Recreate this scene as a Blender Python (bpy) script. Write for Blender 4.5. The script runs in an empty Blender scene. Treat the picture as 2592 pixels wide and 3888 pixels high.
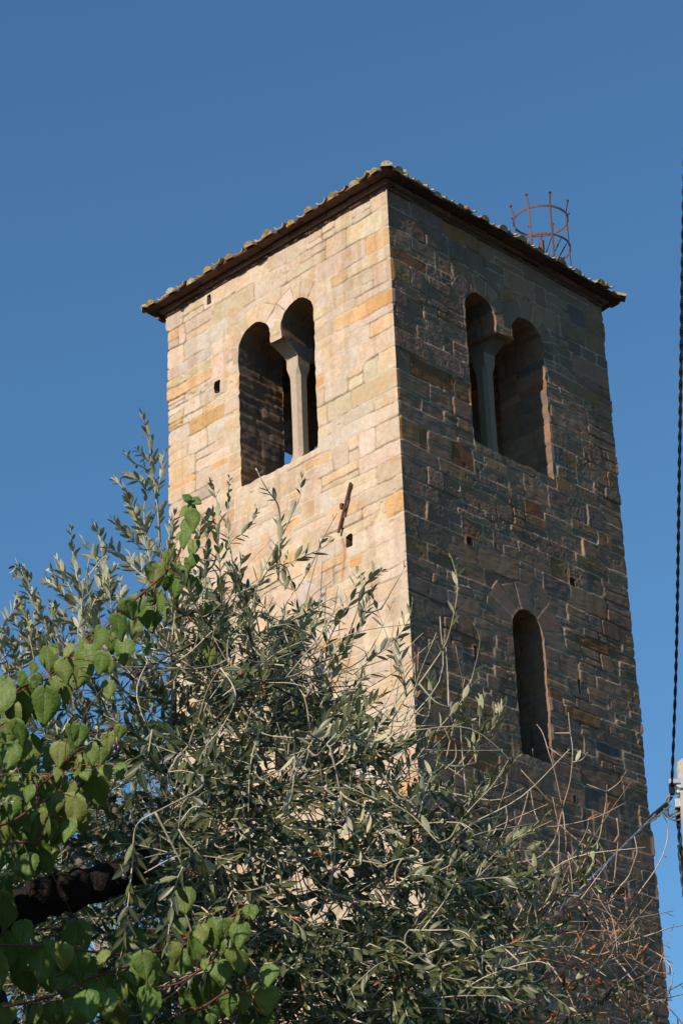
import bpy, math, random
import numpy as np
from mathutils import Vector, Matrix

S = bpy.context.scene
COL = S.collection
# ------------------------------------------------------------------ camera, sky, sun, exposure
ZT = 16.124                                   # height of the wall head (underside of the cornice)
CAM = np.array([-15.819, -14.300, ZT - 14.524])
RCAM = np.array([[0.703, -0.710, -0.037], [-0.305, -0.348, 0.887], [-0.643, -0.612, -0.461]])
FPX = 10182.6                                 # focal length in photo pixels (2592 x 3888)
_x = RCAM[0] / np.linalg.norm(RCAM[0]); _z = RCAM[2] - _x * (RCAM[2] @ _x); _z /= np.linalg.norm(_z); _y = np.cross(_z, _x)
RCAM = np.array([_x, _y, _z])
cd = bpy.data.cameras.new('camera'); cam = bpy.data.objects.new('camera', cd); COL.objects.link(cam)
m = Matrix.Identity(4)
for i in range(3):
    for j in range(3): m[i][j] = RCAM[j][i]
    m[i][3] = CAM[i]
cam.matrix_world = m
cd.sensor_fit = 'VERTICAL'; cd.sensor_height = 22.2; cd.sensor_width = 14.8; cd.lens = FPX / 3888 * 22.2
cd.clip_start = 0.1; cd.clip_end = 6000
S.camera = cam

SUN_EL = math.radians(26.5); SUN_GR = math.radians(3.4)   # elevation; how far the sun stands in front of the right-hand wall plane
sdir = Vector((-math.cos(SUN_EL) * math.cos(SUN_GR), -math.cos(SUN_EL) * math.sin(SUN_GR), math.sin(SUN_EL)))
sl = bpy.data.lights.new('sun', 'SUN'); sl.energy = 4.5; sl.angle = math.radians(0.5); sl.color = (1.0, 0.89, 0.765)
so = bpy.data.objects.new('sun', sl); COL.objects.link(so); so.location = (-60, -10, 50)
so.rotation_euler = sdir.to_track_quat('Z', 'Y').to_euler()
W = bpy.data.worlds.new('World'); S.world = W; W.use_nodes = True
nt = W.node_tree; bg = nt.nodes['Background']
sk = nt.nodes.new('ShaderNodeTexSky'); sk.sky_type = 'NISHITA'; sk.sun_disc = False
sk.sun_elevation = SUN_EL; sk.sun_rotation = math.atan2(sdir.x, sdir.y); sk.altitude = 400
sk.air_density = 1.0; sk.dust_density = 0.0; sk.ozone_density = 5.0
gr = nt.nodes.new('ShaderNodeMix'); gr.data_type = 'RGBA'; gr.blend_type = 'MULTIPLY'; gr.inputs[0].default_value = 1; gr.inputs[7].default_value = (.80, 1.07, 1.07, 1)
nt.links.new(sk.outputs[0], gr.inputs[6]); nt.links.new(gr.outputs[2], bg.inputs[0]); bg.inputs[1].default_value = 0.10
S.view_settings.view_transform = 'Standard'; S.view_settings.look = 'None'
S.view_settings.exposure = 0.42; S.view_settings.gamma = 1.0
S.cycles.max_bounces = 6; S.cycles.diffuse_bounces = 3; S.cycles.transmission_bounces = 4

# ------------------------------------------------------------------ helpers
rnd = random.Random(7)
RNG = np.random.default_rng(11)

def ray(x, y):                                # photo viewed 1568 wide -> unit direction
    d = np.array([(x * 1.65306 - 1296) / FPX, (1944 - y * 1.65306) / FPX, -1.0]) @ RCAM
    return d / np.linalg.norm(d)
def pt(x, y, d): return CAM + ray(x, y) * d

def tag(o, label=None, cat=None, group=None, kind=None):
    if label: o['label'] = label
    if cat: o['category'] = cat
    if group: o['group'] = group
    if kind: o['kind'] = kind
    return o
def empty(name, loc, label, cat, group=None):
    o = bpy.data.objects.new(name, None); COL.objects.link(o); o.location = loc; o.empty_display_size = .2
    return tag(o, label, cat, group)
def link(name, me, parent=None, mat=None):
    o = bpy.data.objects.new(name, me); COL.objects.link(o)
    if mat: me.materials.append(mat)
    if parent:
        o.parent = parent
        o.matrix_parent_inverse = Matrix.Translation(-(world_loc(parent)))
    return o
def world_loc(o):
    v = Vector(o.location) if o.parent is None else Vector((0, 0, 0))
    while o.parent is not None:
        o = o.parent
        if o.parent is None: v = v + Vector(o.location)
    return v if v.length else Vector((0, 0, 0))
def link_w(name, me, parent, mat=None):
    """link a mesh whose coordinates are world coordinates under a parent"""
    o = bpy.data.objects.new(name, me); COL.objects.link(o)
    if mat: me.materials.append(mat)
    if parent is not None:
        o.parent = parent
        r = parent
        while r.parent is not None: r = r.parent
        if parent is r: o.location = -Vector(r.location)          # root carries the offset, meshes are in world space
    return o

def npmesh(name, V, F, smooth=False, col=None):
    """V (n,3); F: list of arrays (m,k) each with constant k"""
    me = bpy.data.meshes.new(name)
    V = np.asarray(V, dtype=np.float32)
    Fs = [np.asarray(f, dtype=np.int32) for f in (F if isinstance(F, list) else [F]) if len(f)]
    nl = sum(f.size for f in Fs); npoly = sum(len(f) for f in Fs)
    me.vertices.add(len(V)); me.vertices.foreach_set('co', V.ravel())
    me.loops.add(nl); me.loops.foreach_set('vertex_index', np.concatenate([f.ravel() for f in Fs]))
    me.polygons.add(npoly)
    tot = np.concatenate([np.full(len(f), f.shape[1], np.int32) for f in Fs])
    st = np.concatenate([[0], np.cumsum(tot)[:-1]]).astype(np.int32)
    me.polygons.foreach_set('loop_start', st)
    me.update(calc_edges=True)
    me.polygons.foreach_set('use_smooth', np.full(npoly, smooth))
    if col is not None:
        a = me.color_attributes.new('tint', 'FLOAT_COLOR', 'POINT')
        c = np.asarray(col, dtype=np.float32)
        if c.shape[1] == 3: c = np.concatenate([c, np.ones((len(c), 1), np.float32)], 1)
        a.data.foreach_set('color', c.ravel())
    me.update()
    return me

class MB:
    """collects simple pieces into one mesh"""
    def __init__(s): s.v = []; s.f4 = []; s.f3 = []; s.c = []; s.n = 0
    def add(s, V, F4=(), F3=(), col=(1, 1, 1)):
        V = np.asarray(V, float); s.v.append(V)
        if len(F4): s.f4.append(np.asarray(F4, int) + s.n)
        if len(F3): s.f3.append(np.asarray(F3, int) + s.n)
        col = np.asarray(col, float)
        s.c.append(np.broadcast_to(col, (len(V), 3)) if col.ndim == 1 else col)
        s.n += len(V)
    def box(s, c, size, ax=None, col=(1, 1, 1), bev=0.0):
        ax = np.eye(3) if ax is None else np.asarray(ax, float)
        h = np.asarray(size, float) / 2
        if bev <= 0:
            q = np.array([[x, y, z] for x in (-1, 1) for y in (-1, 1) for z in (-1, 1)], float) * h
            V = np.asarray(c) + q @ ax
            s.add(V, [[0, 1, 3, 2], [4, 6, 7, 5], [0, 4, 5, 1], [2, 3, 7, 6], [0, 2, 6, 4], [1, 5, 7, 3]], col=col)
        else:
            b = min(bev, h.min() * .9)
            V = []; idx = {}
            for x in (-1, 1):
                for y in (-1, 1):
                    for z in (-1, 1):
                        for a in range(3):
                            p = np.array([x, y, z], float) * (h - b); p[a] = np.array([x, y, z])[a] * h[a]
                            idx[(x, y, z, a)] = len(V); V.append(p)
            F4 = []; F3 = []
            for a in range(3):
                o1, o2 = [k for k in range(3) if k != a]
                for sg in (-1, 1):
                    q = []
                    for s1, s2 in ((-1, -1), (1, -1), (1, 1), (-1, 1)):
                        k = [0, 0, 0]; k[a] = sg; k[o1] = s1; k[o2] = s2; q.append(idx[(*k, a)])
                    F4.append(q)
            for a in range(3):
                o1, o2 = [k for k in range(3) if k != a]
                for s1 in (-1, 1):
                    for s2 in (-1, 1):
                        k0 = [0, 0, 0]; k0[o1] = s1; k0[o2] = s2; k1 = list(k0); k0[a] = -1; k1[a] = 1
                        F4.append([idx[(*k0, o1)], idx[(*k1, o1)], idx[(*k1, o2)], idx[(*k0, o2)]])
            for x in (-1, 1):
                for y in (-1, 1):
                    for z in (-1, 1): F3.append([idx[(x, y, z, a)] for a in range(3)])
            s.add(np.asarray(c) + np.array(V) @ ax, F4, F3, col)
    def tube(s, P, R, n=5, col=(1, 1, 1), cap=True):
        P = np.asarray(P, float); k = len(P)
        R = np.broadcast_to(np.asarray(R, float), (k,))
        T = np.gradient(P, axis=0); T /= np.linalg.norm(T, axis=1)[:, None] + 1e-12
        a = np.array([0, 0, 1.0]) if abs(T[0][2]) < .9 else np.array([1.0, 0, 0])
        u = np.cross(T[0], a); u /= np.linalg.norm(u)
        ang = np.arange(n) * 2 * math.pi / n; V = []
        for i in range(k):
            u = u - T[i] * (u @ T[i]); u /= np.linalg.norm(u) + 1e-12; w = np.cross(T[i], u)
            V.append(P[i] + R[i] * (np.cos(ang)[:, None] * u + np.sin(ang)[:, None] * w))
        V = np.concatenate(V); F = []
        for i in range(k - 1):
            for j in range(n):
                F.append([i * n + j, i * n + (j + 1) % n, (i + 1) * n + (j + 1) % n, (i + 1) * n + j])
        F3 = []
        if cap:
            V = np.concatenate([V, [P[0], P[-1]]]); c0, c1 = k * n, k * n + 1
            for j in range(n):
                F3.append([c0, (j + 1) % n, j]); F3.append([c1, (k - 1) * n + j, (k - 1) * n + (j + 1) % n])
        if np.ndim(col) == 2: col = np.concatenate([np.repeat(np.asarray(col), n, 0), [col[0], col[-1]]] if cap else [np.repeat(np.asarray(col), n, 0)])
        s.add(V, F, F3, col)
    def ball(s, c, r, col=(1, 1, 1), n=8, ax=None):
        r = np.broadcast_to(np.asarray(r, float), (3,)); V = []; F = []
        ax = np.eye(3) if ax is None else ax
        for i in range(n + 1):
            t = math.pi * i / n
            for j in range(n):
                p = 2 * math.pi * j / n
                V.append(np.array([math.sin(t) * math.cos(p), math.sin(t) * math.sin(p), math.cos(t)]) * r)
        for i in range(n):
            for j in range(n): F.append([i * n + j, (i + 1) * n + j, (i + 1) * n + (j + 1) % n, i * n + (j + 1) % n])
        s.add(np.asarray(c) + np.array(V) @ ax, F, col=col)
    def mesh(s, name, smooth=False):
        F = []
        if s.f4: F.append(np.concatenate(s.f4))
        if s.f3: F.append(np.concatenate(s.f3))
        return npmesh(name, np.concatenate(s.v), F, smooth, np.concatenate(s.c))
    def build(s, name, mat, parent=None, smooth=False):
        return link_w(name, s.mesh(name, smooth), parent, mat)

def vnoise(x, y, sc, seed):
    """value noise in -1..1, feature size sc"""
    r = np.random.default_rng(seed); T = r.random((257, 257)) * 2 - 1
    X = np.asarray(x) / sc + 1000.37; Y = np.asarray(y) / sc + 1000.71
    xi = np.floor(X).astype(int); yi = np.floor(Y).astype(int); fx = X - xi; fy = Y - yi
    fx = fx * fx * (3 - 2 * fx); fy = fy * fy * (3 - 2 * fy)
    a = T[xi % 256, yi % 256]; b = T[(xi + 1) % 256, yi % 256]; c = T[xi % 256, (yi + 1) % 256]; d = T[(xi + 1) % 256, (yi + 1) % 256]
    return (a * (1 - fx) + b * fx) * (1 - fy) + (c * (1 - fx) + d * fx) * fy
def sstep(a, b, x):
    t = np.clip((x - a) / (b - a), 0, 1); return t * t * (3 - 2 * t)

# ------------------------------------------------------------------ materials
def new_mat(name):
    m = bpy.data.materials.new(name); m.use_nodes = True
    n = m.node_tree.nodes; return m, n, m.node_tree.links, n['Principled BSDF']
def attr_mat(name, rough=.9, nscale=8, namount=.25, bscale=120, bdist=.003, bstr=.6, spec=.2, metal=0.0, extra=None):
    m, n, l, b = new_mat(name)
    at = n.new('ShaderNodeAttribute'); at.attribute_name = 'tint'
    tc = n.new('ShaderNodeTexCoord')
    nz = n.new('ShaderNodeTexNoise'); nz.inputs['Scale'].default_value = nscale; nz.inputs['Detail'].default_value = 6; nz.inputs['Roughness'].default_value = .65
    l.new(tc.outputs['Object'], nz.inputs['Vector'])
    mr = n.new('ShaderNodeMapRange'); mr.inputs[1].default_value = .25; mr.inputs[2].default_value = .75
    mr.inputs[3].default_value = 1 - namount; mr.inputs[4].default_value = 1 + namount
    l.new(nz.outputs[0], mr.inputs[0])
    mx = n.new('ShaderNodeVectorMath'); mx.operation = 'SCALE'
    l.new(at.outputs['Color'], mx.inputs[0]); l.new(mr.outputs[0], mx.inputs['Scale'])
    out = mx.outputs[0]
    if extra: out = extra(n, l, tc, out)
    l.new(out, b.inputs['Base Color'])
    b.inputs['Roughness'].default_value = rough; b.inputs['Specular IOR Level'].default_value = spec; b.inputs['Metallic'].default_value = metal
    if bdist > 0:
        n2 = n.new('ShaderNodeTexNoise'); n2.inputs['Scale'].default_value = bscale; n2.inputs['Detail'].default_value = 4; n2.inputs['Roughness'].default_value = .6
        l.new(tc.outputs['Object'], n2.inputs['Vector'])
        bp = n.new('ShaderNodeBump'); bp.inputs['Distance'].default_value = bdist; bp.inputs['Strength'].default_value = bstr
        l.new(n2.outputs[0], bp.inputs['Height']); l.new(bp.outputs[0], b.inputs['Normal'])
    return m

def lichen_extra(c1, lo, hi, scale):
    def f(n, l, tc, out):
        nz = n.new('ShaderNodeTexNoise'); nz.inputs['Scale'].default_value = scale; nz.inputs['Detail'].default_value = 5
        l.new(tc.outputs['Object'], nz.inputs['Vector'])
        mr = n.new('ShaderNodeMapRange'); mr.inputs[1].default_value = lo; mr.inputs[2].default_value = hi; l.new(nz.outputs[0], mr.inputs[0])
        mx = n.new('ShaderNodeMix'); mx.data_type = 'RGBA'; l.new(mr.outputs[0], mx.inputs[0]); l.new(out, mx.inputs[6]); mx.inputs[7].default_value = (*c1, 1)
        return mx.outputs[2]
    return f

M_STONE = attr_mat('sandstone', .92, 22, .16, 160, .002, .7, .15)
M_BRICK = attr_mat('brick', .9, 30, .3, 150, .003, .6, .15)
M_TILE = attr_mat('clay_tile', .9, 25, .3, 120, .004, .7, .15, extra=lichen_extra((.38, .245, .055), .46, .61, 16))
M_RUST = attr_mat('rusty_iron', .85, 60, .4, 300, .001, .5, .3)
M_BARK = attr_mat('bark', .95, 30, .5, 45, .02, 1.0, .08)
M_TWIG = attr_mat('twig_bark', .8, 60, .25, 300, .001, .4, .25)
M_METAL = attr_mat('galvanised_steel', .45, 20, .12, 200, .0005, .3, .5, .6)
M_CABLE = attr_mat('cable_sheath', .5, 20, .1, 200, .0, .3, .4)
M_CONC = attr_mat('concrete', .9, 25, .2, 120, .003, .6, .15)
M_WOOD = attr_mat('old_timber', .9, 12, .3, 80, .003, .6, .15)

def leaf_mat(name, top, under, rough, spec, transl, vein, hue, vine=False):
    m, n, l, b = new_mat(name)
    at = n.new('ShaderNodeAttribute'); at.attribute_name = 'tint'     # r across, g along, b,a random
    sp = n.new('ShaderNodeSeparateColor'); l.new(at.outputs['Color'], sp.inputs[0])
    ge = n.new('ShaderNodeNewGeometry')
    def mixc(f, a, c, blend='MIX'):
        mx = n.new('ShaderNodeMix'); mx.data_type = 'RGBA'; mx.blend_type = blend
        if isinstance(f, (int, float)): mx.inputs[0].default_value = f
        else: l.new(f, mx.inputs[0])
        for k, v in ((6, a), (7, c)):
            if isinstance(v, tuple): mx.inputs[k].default_value = (*v, 1)
            else: l.new(v, mx.inputs[k])
        return mx.outputs[2]
    def mrange(src, a, c, d, e):
        mr = n.new('ShaderNodeMapRange'); l.new(src, mr.inputs[0])
        for k, v in enumerate((a, c, d, e)): mr.inputs[k + 1].default_value = v
        return mr.outputs[0]
    tc_ = mixc(sp.outputs[2], top, hue)
    if vine:
        vn = n.new('ShaderNodeMath'); vn.operation = 'MAXIMUM'
        l.new(mrange(sp.outputs[0], .03, .08, 1, 0), vn.inputs[0])
        # lateral veins: along - .55*across
        q = n.new('ShaderNodeMath'); q.operation = 'MULTIPLY_ADD'; l.new(sp.outputs[0], q.inputs[0]); q.inputs[1].default_value = -.42; l.new(sp.outputs[1], q.inputs[2])
        w = n.new('ShaderNodeMath'); w.operation = 'MULTIPLY'; l.new(q.outputs[0], w.inputs[0]); w.inputs[1].default_value = 6.0
        fr = n.new('ShaderNodeMath'); fr.operation = 'PINGPONG'; l.new(w.outputs[0], fr.inputs[0]); fr.inputs[1].default_value = .5
        l.new(mrange(fr.outputs[0], .0, .07, .8, 0), vn.inputs[1])
        vf = vn.outputs[0]
    else:
        vf = mrange(sp.outputs[0], .08, .22, 1, 0)
    vm = n.new('ShaderNodeMath'); vm.operation = 'MULTIPLY'; l.new(vf, vm.inputs[0]); vm.inputs[1].default_value = .65 if vine else .4
    tc_ = mixc(vm.outputs[0], tc_, vein)
    c = mixc(ge.outputs['Backfacing'], tc_, under)
    nz = n.new('ShaderNodeTexNoise'); nz.inputs['Scale'].default_value = 90
    tcd = n.new('ShaderNodeTexCoord'); l.new(tcd.outputs['Object'], nz.inputs['Vector'])
    c = mixc(mrange(nz.outputs[0], .3, .7, 0, .35), c, mixc(.5, c, (.02, .03, .012)))
    l.new(c, b.inputs['Base Color'])
    rr = n.new('ShaderNodeMix'); rr.data_type = 'FLOAT'; l.new(ge.outputs['Backfacing'], rr.inputs[0]); rr.inputs[2].default_value = rough; rr.inputs[3].default_value = .75
    l.new(rr.outputs[0], b.inputs['Roughness']); b.inputs['Specular IOR Level'].default_value = spec
    bp = n.new('ShaderNodeBump'); bp.inputs['Distance'].default_value = (.003 if vine else .001); bp.inputs['Strength'].default_value = .4
    hn = n.new('ShaderNodeTexNoise') if not vine else n.new('ShaderNodeTexVoronoi'); hn.inputs['Scale'].default_value = 110 if vine else 60
    l.new(tcd.outputs['Object'], hn.inputs['Vector'])
    sm = n.new('ShaderNodeMath'); sm.operation = 'MULTIPLY_ADD'; l.new(vf, sm.inputs[0]); sm.inputs[1].default_value = -.8; l.new(hn.outputs[0], sm.inputs[2])
    l.new(sm.outputs[0], bp.inputs['Height']); l.new(bp.outputs[0], b.inputs['Normal'])
    tr = n.new('ShaderNodeBsdfTranslucent'); tl = mixc(.6, c, (.25, .32, .04)); l.new(tl, tr.inputs[0])
    ms = n.new('ShaderNodeMixShader'); ms.inputs[0].default_value = transl
    l.new(b.outputs[0], ms.inputs[1]); l.new(tr.outputs[0], ms.inputs[2]); l.new(ms.outputs[0], n['Material Output'].inputs[0])
    return m
M_OLIVE = leaf_mat('olive_leaf', (.036, .045, .016), (.42, .40, .25), .40, .36, .10, (.16, .19, .10), (.12, .13, .05))
M_DEAD = leaf_mat('dry_leaf', (.42, .125, .04), (.42, .17, .07), .6, .3, .12, (.36, .14, .06), (.22, .09, .05))
M_VINE = leaf_mat('vine_leaf', (.092, .158, .028), (.25, .29, .07), .52, .24, .20, (.20, .25, .11), (.20, .225, .06), vine=True)

# ------------------------------------------------------------------ ground
def ground():
    m, n, l, b = new_mat('dry_grass_ground')
    tc = n.new('ShaderNodeTexCoord'); nz = n.new('ShaderNodeTexNoise'); nz.inputs['Scale'].default_value = .6; nz.inputs['Detail'].default_value = 9
    l.new(tc.outputs['Object'], nz.inputs['Vector'])
    cr = n.new('ShaderNodeValToRGB'); cr.color_ramp.elements[0].color = (.022, .03, .012, 1); cr.color_ramp.elements[1].color = (.06, .055, .03, 1)
    cr.color_ramp.elements[0].position = .35; cr.color_ramp.elements[1].position = .65
    l.new(nz.outputs[0], cr.inputs[0]); l.new(cr.outputs[0], b.inputs['Base Color']); b.inputs['Roughness'].default_value = .95
    N = 60; xs = np.sign(np.linspace(-1, 1, N)) * np.abs(np.linspace(-1, 1, N)) ** 3 * 2500
    X, Y = np.meshgrid(xs, xs, indexing='ij'); Z = vnoise(X, Y, 12, 5) * .08 - .05
    V = np.stack([X, Y, Z], -1).reshape(-1, 3)
    i = np.arange(N - 1); I, J = np.meshgrid(i, i, indexing='ij'); a = (I * N + J).ravel()
    tag(link_w('ground', npmesh('ground', V, np.stack([a, a + N, a + N + 1, a + 1], 1), True), None, m), kind='structure')
ground()

# ------------------------------------------------------------------ tower
LX, LY, TH = 3.2, 3.123, 0.6
tower = empty('bell_tower', (0, 0, 0), 'tall square stone bell tower with twin arched openings and tiled roof', 'tower')

# courses shared by all faces (z relative to the wall head, going down)
def courses(seed, hmin=.135, hmax=.25):
    r = random.Random(seed); z = 0.03; out = []
    while z > -ZT - .3:
        h = r.uniform(hmin, hmax)
        if r.random() < .12: h = r.uniform(.08, .12)
        out.append((z - h, z)); z -= h
    return out
CRS = courses(5)
PAL = [((.475, .350, .245), 34), ((.455, .345, .25), 20), ((.50, .385, .275), 14), ((.48, .325, .19), 8), ((.47, .275, .125), 3),
       ((.395, .33, .275), 8), ((.465, .335, .245), 12), ((.35, .305, .27), 3), ((.43, .345, .22), 5)]
PAL_SHADE = [((.285, .172, .106), 26), ((.25, .156, .102), 24), ((.205, .138, .098), 20), ((.27, .145, .064), 8), ((.235, .09, .028), 3),  # same stone as PAL; shade of walls and reveals put into the colour
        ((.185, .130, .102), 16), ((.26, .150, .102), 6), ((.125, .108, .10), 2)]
PALM = [(tuple((a + b) / 2 for a, b in zip((.475, .36, .255), c)), w) for c, w in PAL_SHADE]
MORT = np.array([.47, .365, .265])
def pick(r, pal):
    t = r.random() * sum(w for _, w in pal)
    for c, w in pal:
        t -= w
        if t <= 0: break
    k = r.uniform(.88, 1.1)
    if pal is PAL_SHADE: k *= .86
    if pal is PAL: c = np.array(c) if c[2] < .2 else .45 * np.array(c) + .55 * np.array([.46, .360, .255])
    elif pal is PAL_SHADE: c = .72 * np.array(c) + .28 * np.array([.235, .152, .102])
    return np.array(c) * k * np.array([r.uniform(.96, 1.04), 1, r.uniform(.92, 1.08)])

def stones(L, seed, pal, zmin):
    """list of stones: (u0,u1,z0,z1,colour,offset,mortar_recess,tiltu,tiltz)"""
    r = random.Random(seed); out = []
    for ci, (z0, z1) in enumerate(CRS):
        if z1 < zmin: break
        h = z1 - z0
        big = z0 < -7.5
        u = 0; first = True
        while u < L - 1e-6:
            w = r.uniform(.22, .62) * (0.6 + 2.0 * h)
            if first: w = (.5 if ci % 2 else .26) + r.uniform(-.06, .1)
            if L - (u + w) < .16: w = L - u
            segs = [(u, u + w, z0, z1)]
            q = r.random()
            tk = 1.1 if pal is PAL else 1.45
            if not first and h > .14 and q < .22 * tk:
                k = r.uniform(.35, .65); zm = z0 + h * k; segs = [(u, u + w, z0, zm), (u, u + w, zm, z1)]
            elif not first and q < .44 * tk and w > .25:
                k = r.uniform(.3, .7); segs = [(u, u + w * k, z0, z1)]
                zm = z0 + h * r.uniform(.4, .6)
                segs += [(u + w * k, u + w, z0, zm), (u + w * k, u + w, zm, z1)]
            for s in segs:
                out.append((*s, pick(r, pal), r.gauss(0, 1), r.random(), r.gauss(0, 1), r.gauss(0, 1)))
            u += w; first = False
    return out

def poly_sd(P, U, Z):
    """signed distance to closed polygon P, negative inside, and gradient"""
    P = np.asarray(P); best = np.full(U.shape, 1e9); gx = np.zeros(U.shape); gz = np.zeros(U.shape); inside = np.zeros(U.shape, bool)
    for a, b in zip(P, np.roll(P, -1, 0)):
        d = b - a; q = np.clip(((U - a[0]) * d[0] + (Z - a[1]) * d[1]) / (d @ d + 1e-12), 0, 1)
        ex = U - a[0] - q * d[0]; ez = Z - a[1] - q * d[1]; D = np.hypot(ex, ez)
        m_ = D < best; best = np.where(m_, D, best); gx = np.where(m_, ex, gx); gz = np.where(m_, ez, gz)
        c = ((a[1] > Z) != (b[1] > Z)) & (U < d[0] * (Z - a[1]) / (d[1] if abs(d[1]) > 1e-12 else 1e-12) + a[0])
        inside ^= c
    sg = np.where(inside, -1, 1); k = sg / np.maximum(best, 1e-9)
    return best * sg, gx * k, gz * k

def arc(uc, zs, r, n=12, rev=False, sq=1.0):
    a = np.linspace(math.pi, 0, n)
    return [(uc + r * math.cos(t), zs + r * sq * math.sin(t)) for t in a]
def bifora(u0, u3, sill=-2.395, zs=-.88, zi=-.98):
    w = .452; u1, u2 = u0 + w, u3 - w
    return ([(u0, sill)] + arc(u0 + w / 2, zs, w / 2) + [(u1, zi), (u2, zi)] + arc(u2 + w / 2, zs, w / 2) + [(u3, sill)],
            [(u0 + w / 2, zs, w / 2, .205), (u2 + w / 2, zs, w / 2, .205)])
def slit(u0, u1, sill=-5.44, zs=-4.17):
    w = u1 - u0
    return [(u0, sill)] + arc((u0 + u1) / 2, zs, w / 2) + [(u1, sill)], [((u0 + u1) / 2, zs, w / 2, .33)]
def rect(u0, u1, z0, z1): return [(u0, z0), (u0, z1), (u1, z1), (u1, z0)]

def edge_noise(U, Z): return .008 * vnoise(U, Z, .05, 77) + .009 * vnoise(U, Z, .17, 78)

def corner_off(z, seed):
    """quoin outline: the same on both faces that meet at a corner"""
    z = np.asarray(z); o = np.zeros(z.shape); r = random.Random(seed)
    for (z0, z1) in CRS:
        k = r.gauss(0, .004); m_ = (z >= z0) & (z < z1)
        d = np.minimum(z - z0, z1 - z); o = np.where(m_, k - .012 * (1 - sstep(0, .016, d)), o)
    return o + .003 * vnoise(z, z * 0, .03, seed + 50) + .004 * vnoise(z, z * 0, .2, seed + 51)

def wall_face(name, origin, ua, na, L, us, zs, seed, pal, rough, opens, rings, corners, parent, stain=None):
    """us: u coordinates, zs: z coordinates (descending)"""
    U, Z = np.meshgrid(us, zs, indexing='ij')
    wu = U + .012 * vnoise(U, Z, .13, seed) + .006 * vnoise(U, Z, .04, seed + 1)
    wz = Z + .010 * vnoise(U, Z, .25, seed + 2) + .005 * vnoise(U, Z, .05, seed + 3)
    ST = stones(L, seed, pal, zs.min())
    D = np.zeros(U.shape); H = np.zeros(U.shape); MR = np.zeros(U.shape); C = np.zeros(U.shape + (3,)); C[:] = MORT
    RK = np.ones(U.shape)
    for (u0, u1, z0, z1, c, off, mr, tu, tz) in ST:
        iu = np.searchsorted(us, [u0 - .03, u1 + .03]); iz0 = np.searchsorted(-zs, -(z1 + .03)); iz1 = np.searchsorted(-zs, -(z0 - .03))
        sl_ = (slice(iu[0], iu[1]), slice(iz0, iz1))
        x, y = wu[sl_], wz[sl_]
        if x.size == 0: continue
        a0 = -9 if u0 < 1e-6 else u0; a1 = 99 if u1 > L - 1e-6 else u1
        m_ = (x >= a0) & (x < a1) & (y >= z0) & (y < z1)
        d = np.minimum(np.minimum(x - a0, a1 - x), np.minimum(y - z0, z1 - y))
        # rounded corners
        um = (u0 + u1) / 2; zm = (z0 + z1) / 2
        rc = .03; qx = np.abs(x - um) - (u1 - u0) / 2 + rc; qz = np.abs(y - zm) - (z1 - z0) / 2 + rc
        dr = rc - np.hypot(np.maximum(qx, 0), np.maximum(qz, 0)); d = np.where((qx > 0) & (qz > 0), np.minimum(d, dr), d)
        h = (off * .0042 + tu * .011 * (x - um) + tz * .012 * (y - zm)) * rough
        D[sl_] = np.where(m_, d, D[sl_]); H[sl_] = np.where(m_, h, H[sl_]); MR[sl_] = np.where(m_, mr, MR[sl_])
        C[sl_] = np.where(m_[..., None], c, C[sl_]); RK[sl_] = np.where(m_, .5 + abs(tu), RK[sl_])
    # voussoirs
    r = random.Random(seed + 9)
    bestR = np.full(U.shape, 9.0)
    for (uc, zc, rin, rw) in rings:
        x = wu - uc; y = wz - zc; R = np.hypot(x, y); A = np.degrees(np.arctan2(y, x))
        k = max(5, int(round(math.pi * (rin + .05) / .125)))
        ed = np.linspace(-8, 188, k + 1) + np.array([0] + [r.uniform(-5, 5) for _ in range(k - 1)] + [0])
        for i in range(k):
            ro = rin + rw * r.uniform(.8, 1.15)
            m_ = (A >= ed[i]) & (A < ed[i + 1]) & (R < ro) & (R > rin - .06) & (R < bestR)
            da = np.minimum(A - ed[i], ed[i + 1] - A) * math.pi / 180 * R
            d = np.minimum(da, ro - R); c = pick(r, pal[:3] + pal[5:7]); off = r.gauss(0, .004)
            D = np.where(m_, d, D); H = np.where(m_, off, H); C = np.where(m_[..., None], c, C); MR = np.where(m_, (.8 if pal is PAL else .1) + .2 * r.random(), MR); RK = np.where(m_, .5, RK)
            bestR = np.where(m_, R, bestR)
    e = sstep(0.001, .010, D)
    opn = sstep(-.05, .45, vnoise(U, Z, .35, seed + 20) + .35 * vnoise(U, Z, .07, seed + 21)) * (.35 + .65 * MR)      # open joints, elsewhere flush mortar
    rec = .002 + (.016 if pal is PAL else .018) * opn
    pit = sstep(-.25, .6, vnoise(U, Z, .55, seed + 30) + .5 * vnoise(U, Z, .13, seed + 31))
    bed = vnoise(U * .22, Z, .022, seed + 32)
    fine = .0012 * vnoise(U, Z, .07, seed + 4) + pit * (.0009 * vnoise(U, Z, .03, seed + 5) + .0012 * vnoise(U, Z, .016, seed + 6)) + .0011 * bed * (1 - .5 * pit)
    Hh = H * e - rec * (1 - e) + fine * rough * (.35 + .65 * e) * (.25 + .75 * RK) + .006 * vnoise(U, Z, 1.1, seed + 7)
    # chips and eroded pits
    ch = sstep(.62, .85, vnoise(U, Z, .06, seed + 12)) * sstep(.1, .5, vnoise(U, Z, .5, seed + 13))
    Hh -= ch * .012
    mk = (1 - sstep(.002, .009, D))[..., None]
    hue = 1 + .09 * vnoise(U, Z, .10, seed + 14)[..., None] * np.array([.6, 1.0, 1.5]) + .06 * vnoise(U, Z, .03, seed + 15)[..., None]
    C = C * hue
    iron = sstep(.35, .8, vnoise(U, Z, .14, seed + 17) + .4 * vnoise(U, Z, .04, seed + 18))[..., None] * (.45 if pal is PAL else .25)      # ferrous bands inside the stones
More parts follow.
